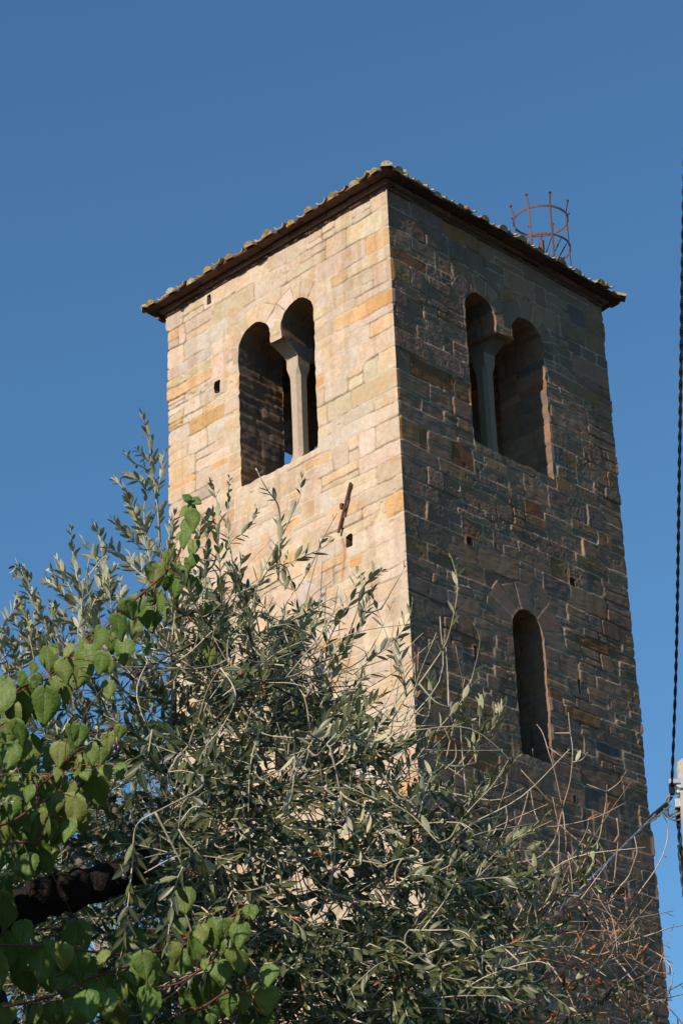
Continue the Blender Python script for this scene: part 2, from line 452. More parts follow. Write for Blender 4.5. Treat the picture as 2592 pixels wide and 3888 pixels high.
    stk = sstep(.2, .8, vnoise(U, Z * .07, .07, seed + 40) + .5 * vnoise(U, Z, .5, seed + 41))[..., None]          # rain streaks and grime
    C = C * (1 - .16 * stk * np.array([.8, 1.0, 1.15]))
    C = C * (1 - iron) + C * np.array([1.03, .80, .52]) * iron
    mcol = MORT * (pal[0][0][0] / .475) ** .6 * (1 - opn[..., None]) + (np.array([.20, .14, .095]) if pal is PAL else np.array([.11, .08, .058])) * opn[..., None]
    C = C * (1 - mk) + mcol * mk * (1 + .15 * vnoise(U, Z, .2, seed + 16)[..., None])
    if stain is not None: C = stain(U, Z, C)
    # openings
    keep = np.ones((len(us) - 1, len(zs) - 1), bool)
    P0, P1 = U.copy(), Z.copy()
    for P in opens:
        P = np.asarray(P); bb = (P[:, 0].min() - .1, P[:, 0].max() + .1, P[:, 1].min() - .1, P[:, 1].max() + .1)
        iu = np.searchsorted(us, bb[:2]); iz0 = np.searchsorted(-zs, -bb[3]); iz1 = np.searchsorted(-zs, -bb[2])
        sl_ = (slice(iu[0], iu[1]), slice(iz0, iz1))
        s, gx, gz = poly_sd(P, U[sl_], Z[sl_]); s = s + edge_noise(U[sl_], Z[sl_])
        ins = s < 0
        kk = keep[iu[0]:iu[1] - 1, iz0:iz1 - 1]
        kk &= ~(ins[:-1, :-1] & ins[1:, :-1] & ins[:-1, 1:] & ins[1:, 1:])
        P0[sl_] -= np.where(ins, s * gx, 0); P1[sl_] -= np.where(ins, s * gz, 0)
        Hh[sl_] *= sstep(-.0, .03, s) * .8 + .2
    shift = np.zeros(U.shape)
    if corners:
        w0 = 1 - sstep(0, .035, U); w1 = 1 - sstep(0, .035, L - U)
        c0 = corner_off(Z, corners[0]); c1 = corner_off(Z, corners[1])
        Hh = Hh * (1 - w0) * (1 - w1) + c0 * w0 + c1 * w1
        shift = -c0 * w0 + c1 * w1
    V = (np.asarray(origin) + (P0 + shift)[..., None] * np.asarray(ua) + Hh[..., None] * np.asarray(na)
         + (P1 + ZT)[..., None] * np.array([0, 0, 1.0])).reshape(-1, 3)
    nz_ = len(zs); I, J = np.nonzero(keep); a = I * nz_ + J
    F = np.stack([a, a + nz_, a + nz_ + 1, a + 1], 1)
    # orientation: zs descending
    if np.cross(np.asarray(ua), [0, 0, -1.0]) @ np.asarray(na) < 0: F = F[:, ::-1]
    used = np.zeros(len(V), bool); used[F.ravel()] = True; idx = np.cumsum(used) - 1
    me = npmesh(name, V[used], idx[F], True, C.reshape(-1, 3)[used])
    o = link_w(name, me, parent, M_STONE)
    def hat(u, z):
        iu = np.clip(np.searchsorted(us, u), 0, len(us) - 1); iz = np.clip(np.searchsorted(-zs, -z), 0, nz_ - 1)
        return Hh[iu, iz]
    return o, hat

def resample(P, step):
    P = np.asarray(P); out = []
    for a, b in zip(P, np.roll(P, -1, 0)):
        k = max(1, int(np.linalg.norm(b - a) / step))
        for i in range(k): out.append(a + (b - a) * i / k)
    return np.array(out)

def reveal(name, origin, ua, na, P, depth, hat, seed, pal, parent, cap=False, step=.018, res=.02, rough=1.0):
    Q = resample(P, step)
    s, gx, gz = poly_sd(P, Q[:, 0] + 1e-5, Q[:, 1] + 1e-5)
    T = np.roll(Q, -1, 0) - np.roll(Q, 1, 0); T /= np.linalg.norm(T, axis=1)[:, None] + 1e-9
    N = np.stack([-T[:, 1], T[:, 0]], 1)                       # P runs up the left side, over, down: outward normal is on the left
    area = np.sum(Q[:, 0] * np.roll(Q[:, 1], -1) - np.roll(Q[:, 0], -1) * Q[:, 1])
    if area > 0: N = -N
    off = -edge_noise(Q[:, 0], Q[:, 1])
    Q = Q + N * off[:, None]
    ds = np.concatenate([[0], np.arange(1, int(depth / res) + 1) * res]); K = len(ds); n = len(Q)
    h0 = hat(Q[:, 0], Q[:, 1])
    sarc = np.concatenate([[0], np.cumsum(np.linalg.norm(np.diff(Q, axis=0), axis=1))])
    Dp = np.repeat(ds[None], n, 0); SZ = np.repeat(Q[:, 1][:, None], K, 1); SA = np.repeat(sarc[:, None], K, 1)
    # stones: courses by height, split by depth
    r = random.Random(seed); D = np.zeros((n, K)); H = np.zeros((n, K)); C = np.zeros((n, K, 3)); C[:] = MORT
    horiz = np.abs(T[:, 1]) < .35
    wz = SZ + .008 * vnoise(SA, Dp, .12, seed + 1); wd = Dp + .012 * vnoise(SA, Dp, .1, seed + 2)
    for (z0, z1) in CRS:
        if z1 < Q[:, 1].min() - .1 or z0 > Q[:, 1].max() + .1: continue
        for side in (0, 1):
            x = 0
            while x < depth + .05:
                w = r.uniform(.18, .42)
                m_ = (wz >= z0) & (wz < z1) & (wd >= (x if x > 0 else -1)) & (wd < x + w) & ((SA > sarc[-1] / 2) == bool(side))
                d = np.minimum(np.minimum(wz - z0, z1 - wz), np.minimum(wd - x if x > 0 else 9, x + w - wd))
                if m_.any():
                    c = pick(r, pal)
                    D = np.where(m_, d, D); H = np.where(m_, r.gauss(0, .004), H); C = np.where(m_[..., None], c, C)
                x += w
    D = np.where(horiz[:, None], .05, D)
    C = np.where(horiz[:, None, None], np.array(pal[0][0]), C)
    e = sstep(0, .014, D)
    hh = H * e - .010 * (1 - e) + (.003 * vnoise(SA, Dp, .05, seed + 3) + .0015 * vnoise(SA, Dp, .02, seed + 4)) * rough
    hh *= sstep(0, .03, Dp)
    C = C * (1 + .1 * vnoise(SA, Dp, .08, seed + 5)[..., None])
    G = Q[:, None, :] - N[:, None, :] * hh[..., None]          # positive heights stand into the opening
    dd = Dp.copy(); dd[:, 0] = -h0
    V = np.asarray(origin) + G[..., 0:1] * np.asarray(ua) - dd[..., None] * np.asarray(na) + (G[..., 1:2] + ZT) * np.array([0, 0, 1.0])
    V = V.reshape(-1, 3); F = []
    i = np.arange(n); I, J = np.meshgrid(i, np.arange(K - 1), indexing='ij'); I = I.ravel(); J = J.ravel(); I2 = (I + 1) % n
    F = np.stack([I * K + J, I2 * K + J, I2 * K + J + 1, I * K + J + 1], 1)
    Fs = [F]; Cc = C.reshape(-1, 3)
    if cap:
        V = np.concatenate([V, [V[(i * K + K - 1)].mean(0)]]); Cc = np.concatenate([Cc, [np.array([.2, .16, .12])]])
        Fs.append(np.stack([i * K + K - 1, ((i + 1) % n) * K + K - 1, np.full(n, len(V) - 1)], 1))
    return link_w(name, npmesh(name, V, Fs, True, Cc), parent, M_STONE)

# ---- openings per face.  left face: plane x=0 (u = y), right face: plane y=0 (u = x)
BL, RL = bifora(1.035, 2.085); BR, RR = bifora(1.035, 2.178, -2.375)
SLR, RSR = slit(1.392, 1.832); SLL, RSL = slit(1.345, 1.74, -5.44, -4.19)
HR = [rect(.832, .915, -3.525, -3.437), rect(2.29, 2.375, -3.47, -3.385), rect(.833, .878, -4.70, -4.54), rect(2.285, 2.318, -4.60, -4.455),
      rect(2.07, 2.115, -5.735, -5.655), rect(2.095, 2.165, -6.89, -6.765)]
HL = [[(2.36, -1.235), (2.352, -1.08), (2.44, -1.07), (2.46, -1.15), (2.435, -1.19), (2.43, -1.235)][::1], rect(2.465, 2.525, -.13, -.02), rect(.65, .735, -3.565, -3.445),
      rect(2.2, 2.28, -5.35, -5.26), rect(.62, .7, -6.7, -6.6)]
HL[0] = [(2.36, -1.235), (2.36, -1.17), (2.352, -1.08), (2.43, -1.07), (2.46, -1.13), (2.43, -1.20)]

fine = np.concatenate([np.arange(0, LX + .001, .01)])
zfine = np.concatenate([-np.arange(0, 8.1, .0075), -np.arange(8.1, ZT + .2, .06)])
zmed = np.concatenate([-np.arange(0, 8.1, .03), -np.arange(8.1, ZT + .2, .08)])
def us(L, st): return np.linspace(0, L, int(round(L / st)) + 1)

def stain_left(U, Z, C):
    # rust run below the iron bar
    path = .775 + .018 * np.sin((Z + 3.4) * 9) + .01 * vnoise(Z, Z * 0, .1, 3)
    k = np.exp(-((U - path) / .017) ** 2) * sstep(-3.95, -3.75, Z) * (1 - sstep(-3.46, -3.42, Z))
    C = C * (1 - .75 * k[..., None]) + np.array([.30, .11, .025]) * .75 * k[..., None]
    # grey-green lichen bands
    g = sstep(.15, .6, vnoise(U, Z, .45, 91) + .35 * vnoise(U, Z, .08, 92)) * sstep(.9, .3, np.abs(Z + 1.6)) * (1 - sstep(.5, 1.2, U))
    return C * (1 - .35 * g[..., None]) + np.array([.34, .31, .19]) * .35 * g[..., None]

oL, hL = wall_face('stone_wall', (0, 0, 0), (0, 1, 0), (-1, 0, 0), LY, us(LY, .0075), zfine, 101, PAL, .8, [BL, SLL] + HL, RL + RSL, (1, 2), tower, stain_left)
oR, hR = wall_face('stone_wall', (0, 0, 0), (1, 0, 0), (0, -1, 0), LX, us(LX, .0075), zfine, 211, PAL_SHADE, 1.15, [BR, SLR] + HR, RR + RSR, (1, 3), tower)
oB, hB = wall_face('stone_wall', (LX, 0, 0), (0, 1, 0), (1, 0, 0), LY, us(LY, .03), zmed, 331, PAL_SHADE, 1, [BL], RL, (3, 4), tower)
oK, hK = wall_face('stone_wall', (0, LY, 0), (1, 0, 0), (0, 1, 0), LX, us(LX, .03), zmed, 441, PAL_SHADE, 1, [BR], RR, (2, 4), tower)
# inner lining of the belfry
FACES = [((0, 0, 0), (0, 1, 0), (-1, 0, 0), BL, hL, LY, PAL), ((0, 0, 0), (1, 0, 0), (0, -1, 0), BR, hR, LX, PAL_SHADE),
         ((LX, 0, 0), (0, 1, 0), (1, 0, 0), BL, hB, LY, PAL_SHADE), ((0, LY, 0), (1, 0, 0), (0, 1, 0), BR, hK, LX, PAL_SHADE)]
zin = -np.arange(-.05, 8.0, .04)
for k, (o, ua, na, P, h, L, pal) in enumerate(FACES):
    uu = np.linspace(TH, L - TH, int((L - 2 * TH) / .04) + 1)
    oi = np.asarray(o, float) - TH * np.asarray(na)
    sl2 = [SLL] if k == 0 else [SLR] if k == 1 else []
    wall_face('inner_wall', oi, ua, -np.asarray(na, float), L, uu, zin, 500 + k, PAL_SHADE, 1, [P] + sl2, [], None, tower)

def crutch_capital(o, ua, na, uc, parent, shade=1.0):
    """flaring capital under the pendant and an octagonal column with square ends"""
    ua = np.asarray(ua, float); na = np.asarray(na, float); o = np.asarray(o, float); up = np.array([0, 0, 1.0])
    def P(u, d, z): return o + (uc + u) * ua - d * na + (z + ZT) * up
    z0, z1 = -1.092, -.977; hw, ht = .080, .097
    prof = []                                  # curved flare front to back
    nst = 8; V = []; F = []
    for i in range(nst + 1):
        t = i / nst; zz = z0 + (z1 - z0) * t; fl = math.sin(t * math.pi / 2) ** 1.0 * .0 + (1 - math.cos(t * math.pi / 2))
        fl = 1 - math.sqrt(max(0, 1 - t * t)) if t < 1 else 1
        fl = .45 * fl + .55 * t
        d0 = .215 + (.004 - .215) * fl; d1 = .385 + (.596 - .385) * fl; w = hw + (ht - hw) * t
        V += [P(-w, d0, zz), P(w, d0, zz), P(w, d1, zz), P(-w, d1, zz)]
    for i in range(nst):
        for j in range(4): F.append([i * 4 + j, i * 4 + (j + 1) % 4, i * 4 + 4 + (j + 1) % 4, i * 4 + 4 + j])
    F.append([0, 3, 2, 1]); F.append([nst * 4 + k for k in range(4)])
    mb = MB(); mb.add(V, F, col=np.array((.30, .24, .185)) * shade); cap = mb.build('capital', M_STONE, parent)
    # column
    mb = MB(); V = []; F = []; rows = []
    zs_ = [(-1.094, .079, 0), (-1.19, .079, .0), (-1.225, .077, .012), (-1.29, .073, .034), (-1.36, .071, .034), (-1.8, .068, .033), (-2.1, .069, .034), (-2.17, .072, .034), (-2.235, .078, .012), (-2.27, .081, .0), (-2.44, .083, 0)]
    for (z, h, c) in zs_:
        c = max(c, .004)
        for (a, b) in ((-h + c, -h), (h - c, -h), (h, -h + c), (h, h - c), (h - c, h), (-h + c, h), (-h, h - c), (-h, -h + c)):
            V.append(P(a, .30 + b * 1.05, z))
    for i in range(len(zs_) - 1):
        for j in range(8): F.append([i * 8 + j, i * 8 + (j + 1) % 8, i * 8 + 8 + (j + 1) % 8, i * 8 + 8 + j])
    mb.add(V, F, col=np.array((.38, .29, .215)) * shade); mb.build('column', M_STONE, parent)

for k, (o, ua, na, P, h, L, pal) in enumerate(FACES):
    w_ = reveal('twin_window', o, ua, na, P, TH, h, 700 + k, PAL_SHADE, tower, rough=1.1)
    crutch_capital(o, ua, na, (P[0][0] + P[-1][0]) / 2, w_, 1.0 if k == 0 else .58)  # same stone, darkened off the sunny face: shade put into the colour
reveal('slit_window', (0, 0, 0), (1, 0, 0), (0, -1, 0), SLR, TH, hR, 801, PAL_SHADE, tower)
reveal('slit_window', (0, 0, 0), (0, 1, 0), (-1, 0, 0), SLL, TH, hL, 802, PAL_SHADE, tower)
for i, P in enumerate(HR): reveal('putlog_hole', (0, 0, 0), (1, 0, 0), (0, -1, 0), P, .3, hR, 820 + i, PAL_SHADE, tower, cap=True, step=.01, res=.03)
for i, P in enumerate(HL): reveal('putlog_hole', (0, 0, 0), (0, 1, 0), (-1, 0, 0), P, .3, hL, 840 + i, PAL_SHADE, tower, cap=True, step=.01, res=.03)
# belfry floor and ceiling boards
mb = MB()
for i in range(10):
    x0 = TH - .05 + i * (LX - 2 * TH + .1) / 10; w = (LX - 2 * TH + .1) / 10 - .008
    mb.box((x0 + w / 2, LY / 2, ZT - 2.75), (w, LY - 2 * TH + .1, .05), col=np.array([.14, .10, .07]) * rnd.uniform(.8, 1.2))
mb.build('belfry_floor', M_WOOD, tower)
mb = MB()
for i in range(10):
    x0 = .2 + i * (LX - .4) / 10; w = (LX - .4) / 10 - .008
    mb.box((x0 + w / 2, LY / 2, ZT + .03), (w, LY - .4, .04), col=np.array([.12, .09, .065]) * rnd.uniform(.8, 1.2))
mb.build('belfry_ceiling', M_WOOD, tower)

# ---- brick cornice
def ring_courses():
    mb = MB(); r = random.Random(3)
    for (z0, z1, o) in ((.001, .040, .018), (.043, .080, .060)):
        for (org, ua, na, L) in (((0, 0), (0, 1), (-1, 0), LY), ((0, 0), (1, 0), (0, -1), LX), ((LX, 0), (0, 1), (1, 0), LY), ((0, LY), (1, 0), (0, 1), LX)):
            ua = np.array([*ua, 0.0]); na = np.array([*na, 0.0]); org3 = np.array([*org, 0.0])
            long_ = abs(ua[1]) > .5
            u = -o if long_ else -o + .12; end = L + o if long_ else L + o - .12
            ax = np.array([ua, na, [0, 0, 1.0]])
            while u < end - .01:
                w = min(r.uniform(.25, .29), end - u)
                if end - u - w < .1: w = end - u
                c = np.array([.13, .058, .042]) * r.uniform(.7, 1.2) * np.array([1, r.uniform(.9, 1.15), r.uniform(.85, 1.2)])
                j = r.gauss(0, .003)
                mb.box(org3 + ua * (u + w / 2) + na * (o - .06 + j) + np.array([0, 0, ZT + (z0 + z1) / 2 + r.gauss(0, .0012)]), (w - .010, .12, z1 - z0), ax, c, .007)
                u += w
            # mortar bed behind
            mb.box(org3 + ua * (L / 2) + na * (o - .075) + np.array([0, 0, ZT + (z0 + z1) / 2]), (L + 2 * o - .04 if long_ else L - .1, .12, z1 - z0 + .0035), ax, (.20, .155, .125))
    mb.build('brick_cornice', M_BRICK, tower)
ring_courses()
OV = .172
def eave_slab():
    mb = MB(); r = random.Random(9)
    for (org, ua, na, L) in (((0, 0), (0, 1), (-1, 0), LY), ((0, 0), (1, 0), (0, -1), LX), ((LX, 0), (0, 1), (1, 0), LY), ((0, LY), (1, 0), (0, 1), LX)):
        ua = np.array([*ua, 0.0]); na = np.array([*na, 0.0]); org3 = np.array([*org, 0.0]); long_ = abs(ua[1]) > .5
        u = -OV if long_ else -OV + .33; end = L + OV if long_ else L + OV - .33; ax = np.array([ua, na, [0, 0, 1.0]])
        while u < end - .01:
            w = min(r.uniform(.26, .36), end - u)
            if end - u - w < .12: w = end - u
            c = np.array([.11, .062, .045]) * r.uniform(.75, 1.25)
            mb.box(org3 + ua * (u + w / 2) + na * (OV - .172 + r.gauss(0, .004)) + np.array([0, 0, ZT + .097 + .006 * math.sin(u * 2.2) + r.gauss(0, .0015)]), (w - .004, .34, .028), ax, c, .006)
            u += w
    mb.build('eave_slab', M_BRICK, tower)
eave_slab()

# ---- roof tiles
PITCH = math.radians(19)
TC = [(.28, .17, .10), (.30, .14, .075), (.33, .24, .13), (.27, .21, .14), (.34, .21, .07), (.36, .32, .26)]
def half_tile(mb, base, along, up, side, L, r0, r1, col, concave=False, fill=None, th=.014):
    n = 8; V = []; F = []
    sg = -1 if concave else 1
    for k, (t, rr) in enumerate(((0, r0), (1, r1))):
        for ro in (rr, rr - th):
            for j in range(n + 1):
                a = math.pi * j / n
                V.append(base + along * L * t + side * (ro * math.cos(a)) + up * (sg * ro * math.sin(a) * (.62 if concave else .9) + (rr * .62 if concave else 0)))
    m_ = n + 1
    for j in range(n):
        F.append([j, j + 1, 2 * m_ + j + 1, 2 * m_ + j]); F.append([m_ + j, 3 * m_ + j, 3 * m_ + j + 1, m_ + j + 1])
        F.append([j, m_ + j, m_ + j + 1, j + 1]); F.append([2 * m_ + j, 2 * m_ + j + 1, 3 * m_ + j + 1, 3 * m_ + j])
    for j in (0, n):
        F.append([j, 2 * m_ + j, 3 * m_ + j, m_ + j])
    mb.add(V, F, col=col)
    if fill is not None:
        V = [base - along * .004]; F3 = []
        for j in range(n + 1):
            a = math.pi * j / n; V.append(base - along * rnd.uniform(-.004, .008) + side * ((r0 - th * .2) * math.cos(a)) + up * ((r0 - th * rnd.uniform(.0, .5)) * math.sin(a) * .9))
        for j in range(n): F3.append([0, j + 1, j + 2])
        mb.add(V, F3=F3, col=fill)

def roof():
    mb = MB(); r = random.Random(21)
    cx, cy = LX / 2, LY / 2; ze = ZT + .105
    run = min(LX, LY) / 2 + OV; apexz = ze + run * math.tan(PITCH)
    # under-roof deck
    V = [(-OV + .02, -OV + .02, ze - .001), (LX + OV - .02, -OV + .02, ze - .001), (LX + OV - .02, LY + OV - .02, ze - .001), (-OV + .02, LY + OV - .02, ze - .001), (cx, cy, apexz - .01)]
    mb.add(V, F3=[[0, 1, 4], [1, 2, 4], [2, 3, 4], [3, 0, 4]], col=(.2, .15, .1))
    for (org, ua, na, L) in (((0, 0), (0, 1), (-1, 0), LY), ((0, 0), (1, 0), (0, -1), LX), ((LX, 0), (0, 1), (1, 0), LY), ((0, LY), (1, 0), (0, 1), LX)):
        ua = np.array([*ua, 0.0]); na = np.array([*na, 0.0]); org3 = np.array([*org, 0.0])
        along = -na * math.cos(PITCH) + np.array([0, 0, math.sin(PITCH)]); upv = na * math.sin(PITCH) + np.array([0, 0, math.cos(PITCH)])
        n = 12; sp = (L + 2 * OV) / n
        for i in range(n):
            for conc in (True, False):
                u = -OV + sp * (i + (.0 if conc else .5))
                if conc and i == 0: continue
                dist = min(u + OV, L + OV - u)            # distance to nearest hip measured along the eave
                length = dist / math.cos(PITCH) + .12
                s = -.01 - r.uniform(0, .025); k = 0; ju = r.gauss(0, .013)
                while s < length - .08 or k == 0:
                    lt = min(.42, max(length - s, .2))
                    c = np.array(r.choice(TC)) * r.uniform(.75, 1.15)
                    rot = r.gauss(0, .09)
                    al = along + ua * rot * .5; al /= np.linalg.norm(al); sd = np.cross(al, upv)
                    b = org3 + ua * (u + ju + r.gauss(0, .008)) + na * (OV + (r.uniform(-.03, .02) if k == 0 else 0)) + np.array([0, 0, ze]) + along * s + upv * ((-.016 if conc else -.022) + (.012 if k else 0) + r.uniform(0, .012))
                    if conc: half_tile(mb, b, al, upv, sd, lt, .062, .075, c, True)
                    else:
                        fill = np.array(r.choice([(.34, .30, .24), (.28, .21, .11), (.34, .23, .07), (.24, .17, .10), (.30, .25, .17), (.40, .37, .31)])) * r.uniform(.6, 1.0) if k == 0 else None
                        half_tile(mb, b - upv * .012 * (k > 0), al, upv, sd, lt, r.uniform(.056, .070), .05, c, False, fill)
                    s += .34; k += 1
    rf = mb.build('roof', M_TILE, tower)
    # hips
    mb = MB()
    for (x, y) in ((-OV, -OV), (LX + OV, -OV), (LX + OV, LY + OV), (-OV, LY + OV)):
        a = np.array([x, y, ze + .03]); b = np.array([cx, cy, apexz + .06]); d = b - a; ln = np.linalg.norm(d); d /= ln
        side = np.cross(d, [0, 0, 1.0]); side /= np.linalg.norm(side); up = np.cross(side, d)
        s = -.02; k = 0
        while s < ln - .1:
            c = np.array(r.choice(TC)) * r.uniform(.8, 1.15)
            half_tile(mb, a + d * s + up * (.012 * (k > 0)) - up * (.040 if k == 0 else .01), d, up, side, .42, .062 if k == 0 else .085, .07, c, False, (.42, .37, .28) if k == 0 else None)
            s += .33; k += 1
    # cap tile lying across the hip near the front corner
    d = np.array([cx + OV, cy + OV, 0]); d /= np.linalg.norm(d); side = np.array([d[1], -d[0], 0])
    a = np.array([-OV, -OV, ze + .02]) + d * .27
    half_tile(mb, a - side * .19 + np.array([0, 0, .03]), side, np.array([0, 0, 1.0]), d, .38, .072, .072, (.40, .29, .13))
    mb.build('hip_tiles', M_TILE, rf)
roof()

# ---- rusty bar on the sunny wall
mb = MB()
a = np.array([-.030, .613, ZT - 2.945]); b = np.array([-.034, .79, ZT - 3.395])
P = [a * (1 - t) + b * t for t in np.linspace(0, 1, 8)]
mb.tube(P, .0145, 7, (.12, .045, .032))
mb.box((-.032, .725, ZT - 3.15), (.05, .03, .05), col=(.12, .05, .035))
mb.tube([(.03, .64, ZT - 3.0), (-.03, .64, ZT - 3.0)], .010, 6, (.12, .05, .035))
mb.tube([(.03, .76, ZT - 3.32), (-.03, .76, ZT - 3.32)], .010, 6, (.12, .05, .035))
mb.build('iron_bar', M_RUST, tower)

# ---- cage above the ladder behind the roof
def cage():
    X, Y, Zc, R = 3.62, 1.03, ZT + 1.765, .300
    rx = RCAM[0] * np.array([1, 1, 0]); rx /= np.linalg.norm(rx); fw = np.array([-rx[1], rx[0], 0])       # rx to the right, fw away from the front corner
    rust = np.array([.12, .062, .052])
    def ringpts(z, tilt, rr, n=40, off=(0, 0)):
        return [np.array([X, Y, z]) + rx * (rr * math.cos(t) + off[0]) + fw * (rr * math.sin(t) + off[1]) + np.array([0, 0, tilt * math.cos(t)]) for t in np.linspace(0, 2 * math.pi, n + 1)]
    def strap(mb, P, w, th, col):
        P = np.asarray(P); c = np.array([X, Y, 0])
        for p, q in zip(P[:-1], P[1:]):
            t = q - p; ln = np.linalg.norm(t); t = t / ln
            o = (p + q) / 2 - c; o[2] = 0; o -= t * (o @ t); o /= np.linalg.norm(o) + 1e-9
            mb.box((p + q) / 2, (ln * 1.08, th, w), np.array([t, o, np.cross(t, o)]), col * rnd.uniform(.85, 1.15))
    hb = MB(); strap(hb, ringpts(Zc, -.0, R), .024, .007, rust)
    base = hb.build('safety_cage', M_RUST, tower)
    h2 = MB(); strap(h2, ringpts(Zc - .36, -.02, R), .024, .007, rust); h2.build('hoop', M_RUST, base)
    h3 = MB(); strap(h3, ringpts(Zc - 1.2, 0, R), .024, .007, rust); h3.build('hoop', M_RUST, base)
    for k in range(8):
        t = 2 * math.pi * (k + .35) / 8; o = rx * math.cos(t) + fw * math.sin(t); tg = np.cross([0, 0, 1.0], o)
        mb = MB(); p = np.array([X, Y, Zc]) + o * (R + .006)
        ax = np.array([tg, o, [0, 0, 1.0]])
        mb.box(p + np.array([0, 0, -.60]), (.020, .007, 1.24), ax, rust)
        q0 = p + np.array([0, 0, .02]); q1 = q0 + o * .03 + np.array([0, 0, .12 + .02 * rnd.random()])
        dd = q1 - q0; ln = np.linalg.norm(dd); dd /= ln
        mb.box((q0 + q1) / 2, (.020, .007, ln), np.array([tg, np.cross(dd, tg), dd]), rust)
        mb.box(q1, (.032, .016, .016), ax, rust * .5)
        mb.build('upright', M_RUST, base)
    for k in range(5):                           # slanting rods below the lower hoop on the near side
        t = math.radians(-118 + k * 22); o = rx * math.cos(t) + fw * math.sin(t)
        p = np.array([X, Y, Zc - .37]) + o * R; q = p - rx * (.05 + .03 * k) + np.array([0, 0, -.30])
        mb = MB(); mb.tube([p, q], .007, 5, rust * .6); mb.build('rod', M_RUST, base)
    # the ladder it belongs to, on the far wall
    mb = MB()
    for s in (-.2, .2): mb.box((LX + .16, Y + s, ZT - 3.0), (.03, .03, 8.6), col=rust)
    for i in range(28): mb.tube([(LX + .16, Y - .2, ZT - 7.2 + i * .3), (LX + .16, Y + .2, ZT - 7.2 + i * .3)], .01, 5, rust)
    for z in (-6, -4, -2, -.3): 
        for s in (-.2, .2): mb.box((LX + .08, Y + s, ZT + z), (.18, .03, .03), col=rust)
    mb.build('ladder', M_RUST, base)
cage()

#VEG
# ------------------------------------------------------------------ leaves
class Leaves:
    """many leaves of one kind gathered into one mesh; p base, d direction, n upper side, l length, w half width"""
    def __init__(s, t_rows, fold=.25): s.p = []; s.rows = t_rows; s.fold = fold
    def add(s, p, d, n, l, w, curl=.1, hue=None):
        s.p.append((np.asarray(p, float), np.asarray(d, float), np.asarray(n, float), l, w, curl, rnd.random() ** 2.4 if hue is None else hue, rnd.random()))
    def mesh(s, name):
        N = len(s.p)
        P = np.array([q[0] for q in s.p]); D = np.array([q[1] for q in s.p]); Nn = np.array([q[2] for q in s.p])
        L = np.array([q[3] for q in s.p]); Wd = np.array([q[4] for q in s.p]); C = np.array([q[5] for q in s.p]); H = np.array([q[6] for q in s.p]); H2 = np.array([q[7] for q in s.p])
        D /= np.linalg.norm(D, axis=1)[:, None]; Nn = Nn - D * np.sum(Nn * D, 1)[:, None]; Nn /= np.linalg.norm(Nn, axis=1)[:, None] + 1e-9
        Sd = np.cross(D, Nn)
        V = []; T = []; lay = []
        for t, w in s.rows:
            cs = (0,) if w == 0 else (-1, 0, 1)
            for c in cs:
                q = P + D * (L * t)[:, None] + Sd * (c * w * Wd)[:, None] + Nn * (abs(c) * w * Wd * s.fold - C * L * t * t)[:, None]
                V.append(q); T.append(np.stack([np.full(N, abs(c) * 1.0), np.full(N, t), H, H2], 1))
            lay.append(cs)
        k = len(V); V = np.stack(V, 1).reshape(-1, 3); T = np.stack(T, 1).reshape(-1, 4)
        F3 = []; F4 = []; o = 0
        for a, b in zip(lay[:-1], lay[1:]):
            na, nb = len(a), len(b)
            if na == 1 and nb == 3: F3 += [(o, o + 1, o + 2), (o, o + 2, o + 3)]
            elif na == 3 and nb == 3: F4 += [(o, o + 3, o + 4, o + 1), (o + 1, o + 4, o + 5, o + 2)]
            elif na == 3 and nb == 1: F3 += [(o, o + 3, o + 1), (o + 1, o + 3, o + 2)]
            o += na
        base = (np.arange(N) * k)[:, None, None]
        f4 = (base + np.array(F4)[None]).reshape(-1, 4); f3 = (base + np.array(F3)[None]).reshape(-1, 3)
        return npmesh(name, V, [f4[:, ::-1], f3[:, ::-1]], True, T)
OLV = [(0, 0), (.12, .35), (.3, .85), (.5, 1.0), (.72, .8), (.9, .38), (1, 0)]
LOW = [(0, 0), (.3, .9), (.65, .9), (1, 0)]

UP = np.array([0, 0, 1.0]); RIGHT = RCAM[0]; BACK = RCAM[2]; SUN = np.array(sdir)
def unit(v): v = np.asarray(v, float); return v / (np.linalg.norm(v) + 1e-12)
def rv(): return unit(RNG.normal(size=3))
def smooth_path(P, n=4):
    P = np.asarray(P, float)
    if len(P) < 3:
        return np.array([P[0] + (P[-1] - P[0]) * t for t in np.linspace(0, 1, n + 1)])
    out = []; Q = np.vstack([2 * P[0] - P[1], P, 2 * P[-1] - P[-2]])
    for i in range(1, len(Q) - 2):
        a, b, c, d = Q[i - 1:i + 3]
        for t in np.arange(n) / n:
            out.append(.5 * (2 * b + (c - a) * t + (2 * a - 5 * b + 4 * c - d) * t * t + (3 * b - a - 3 * c + d) * t ** 3))
    out.append(P[-1]); return np.array(out)

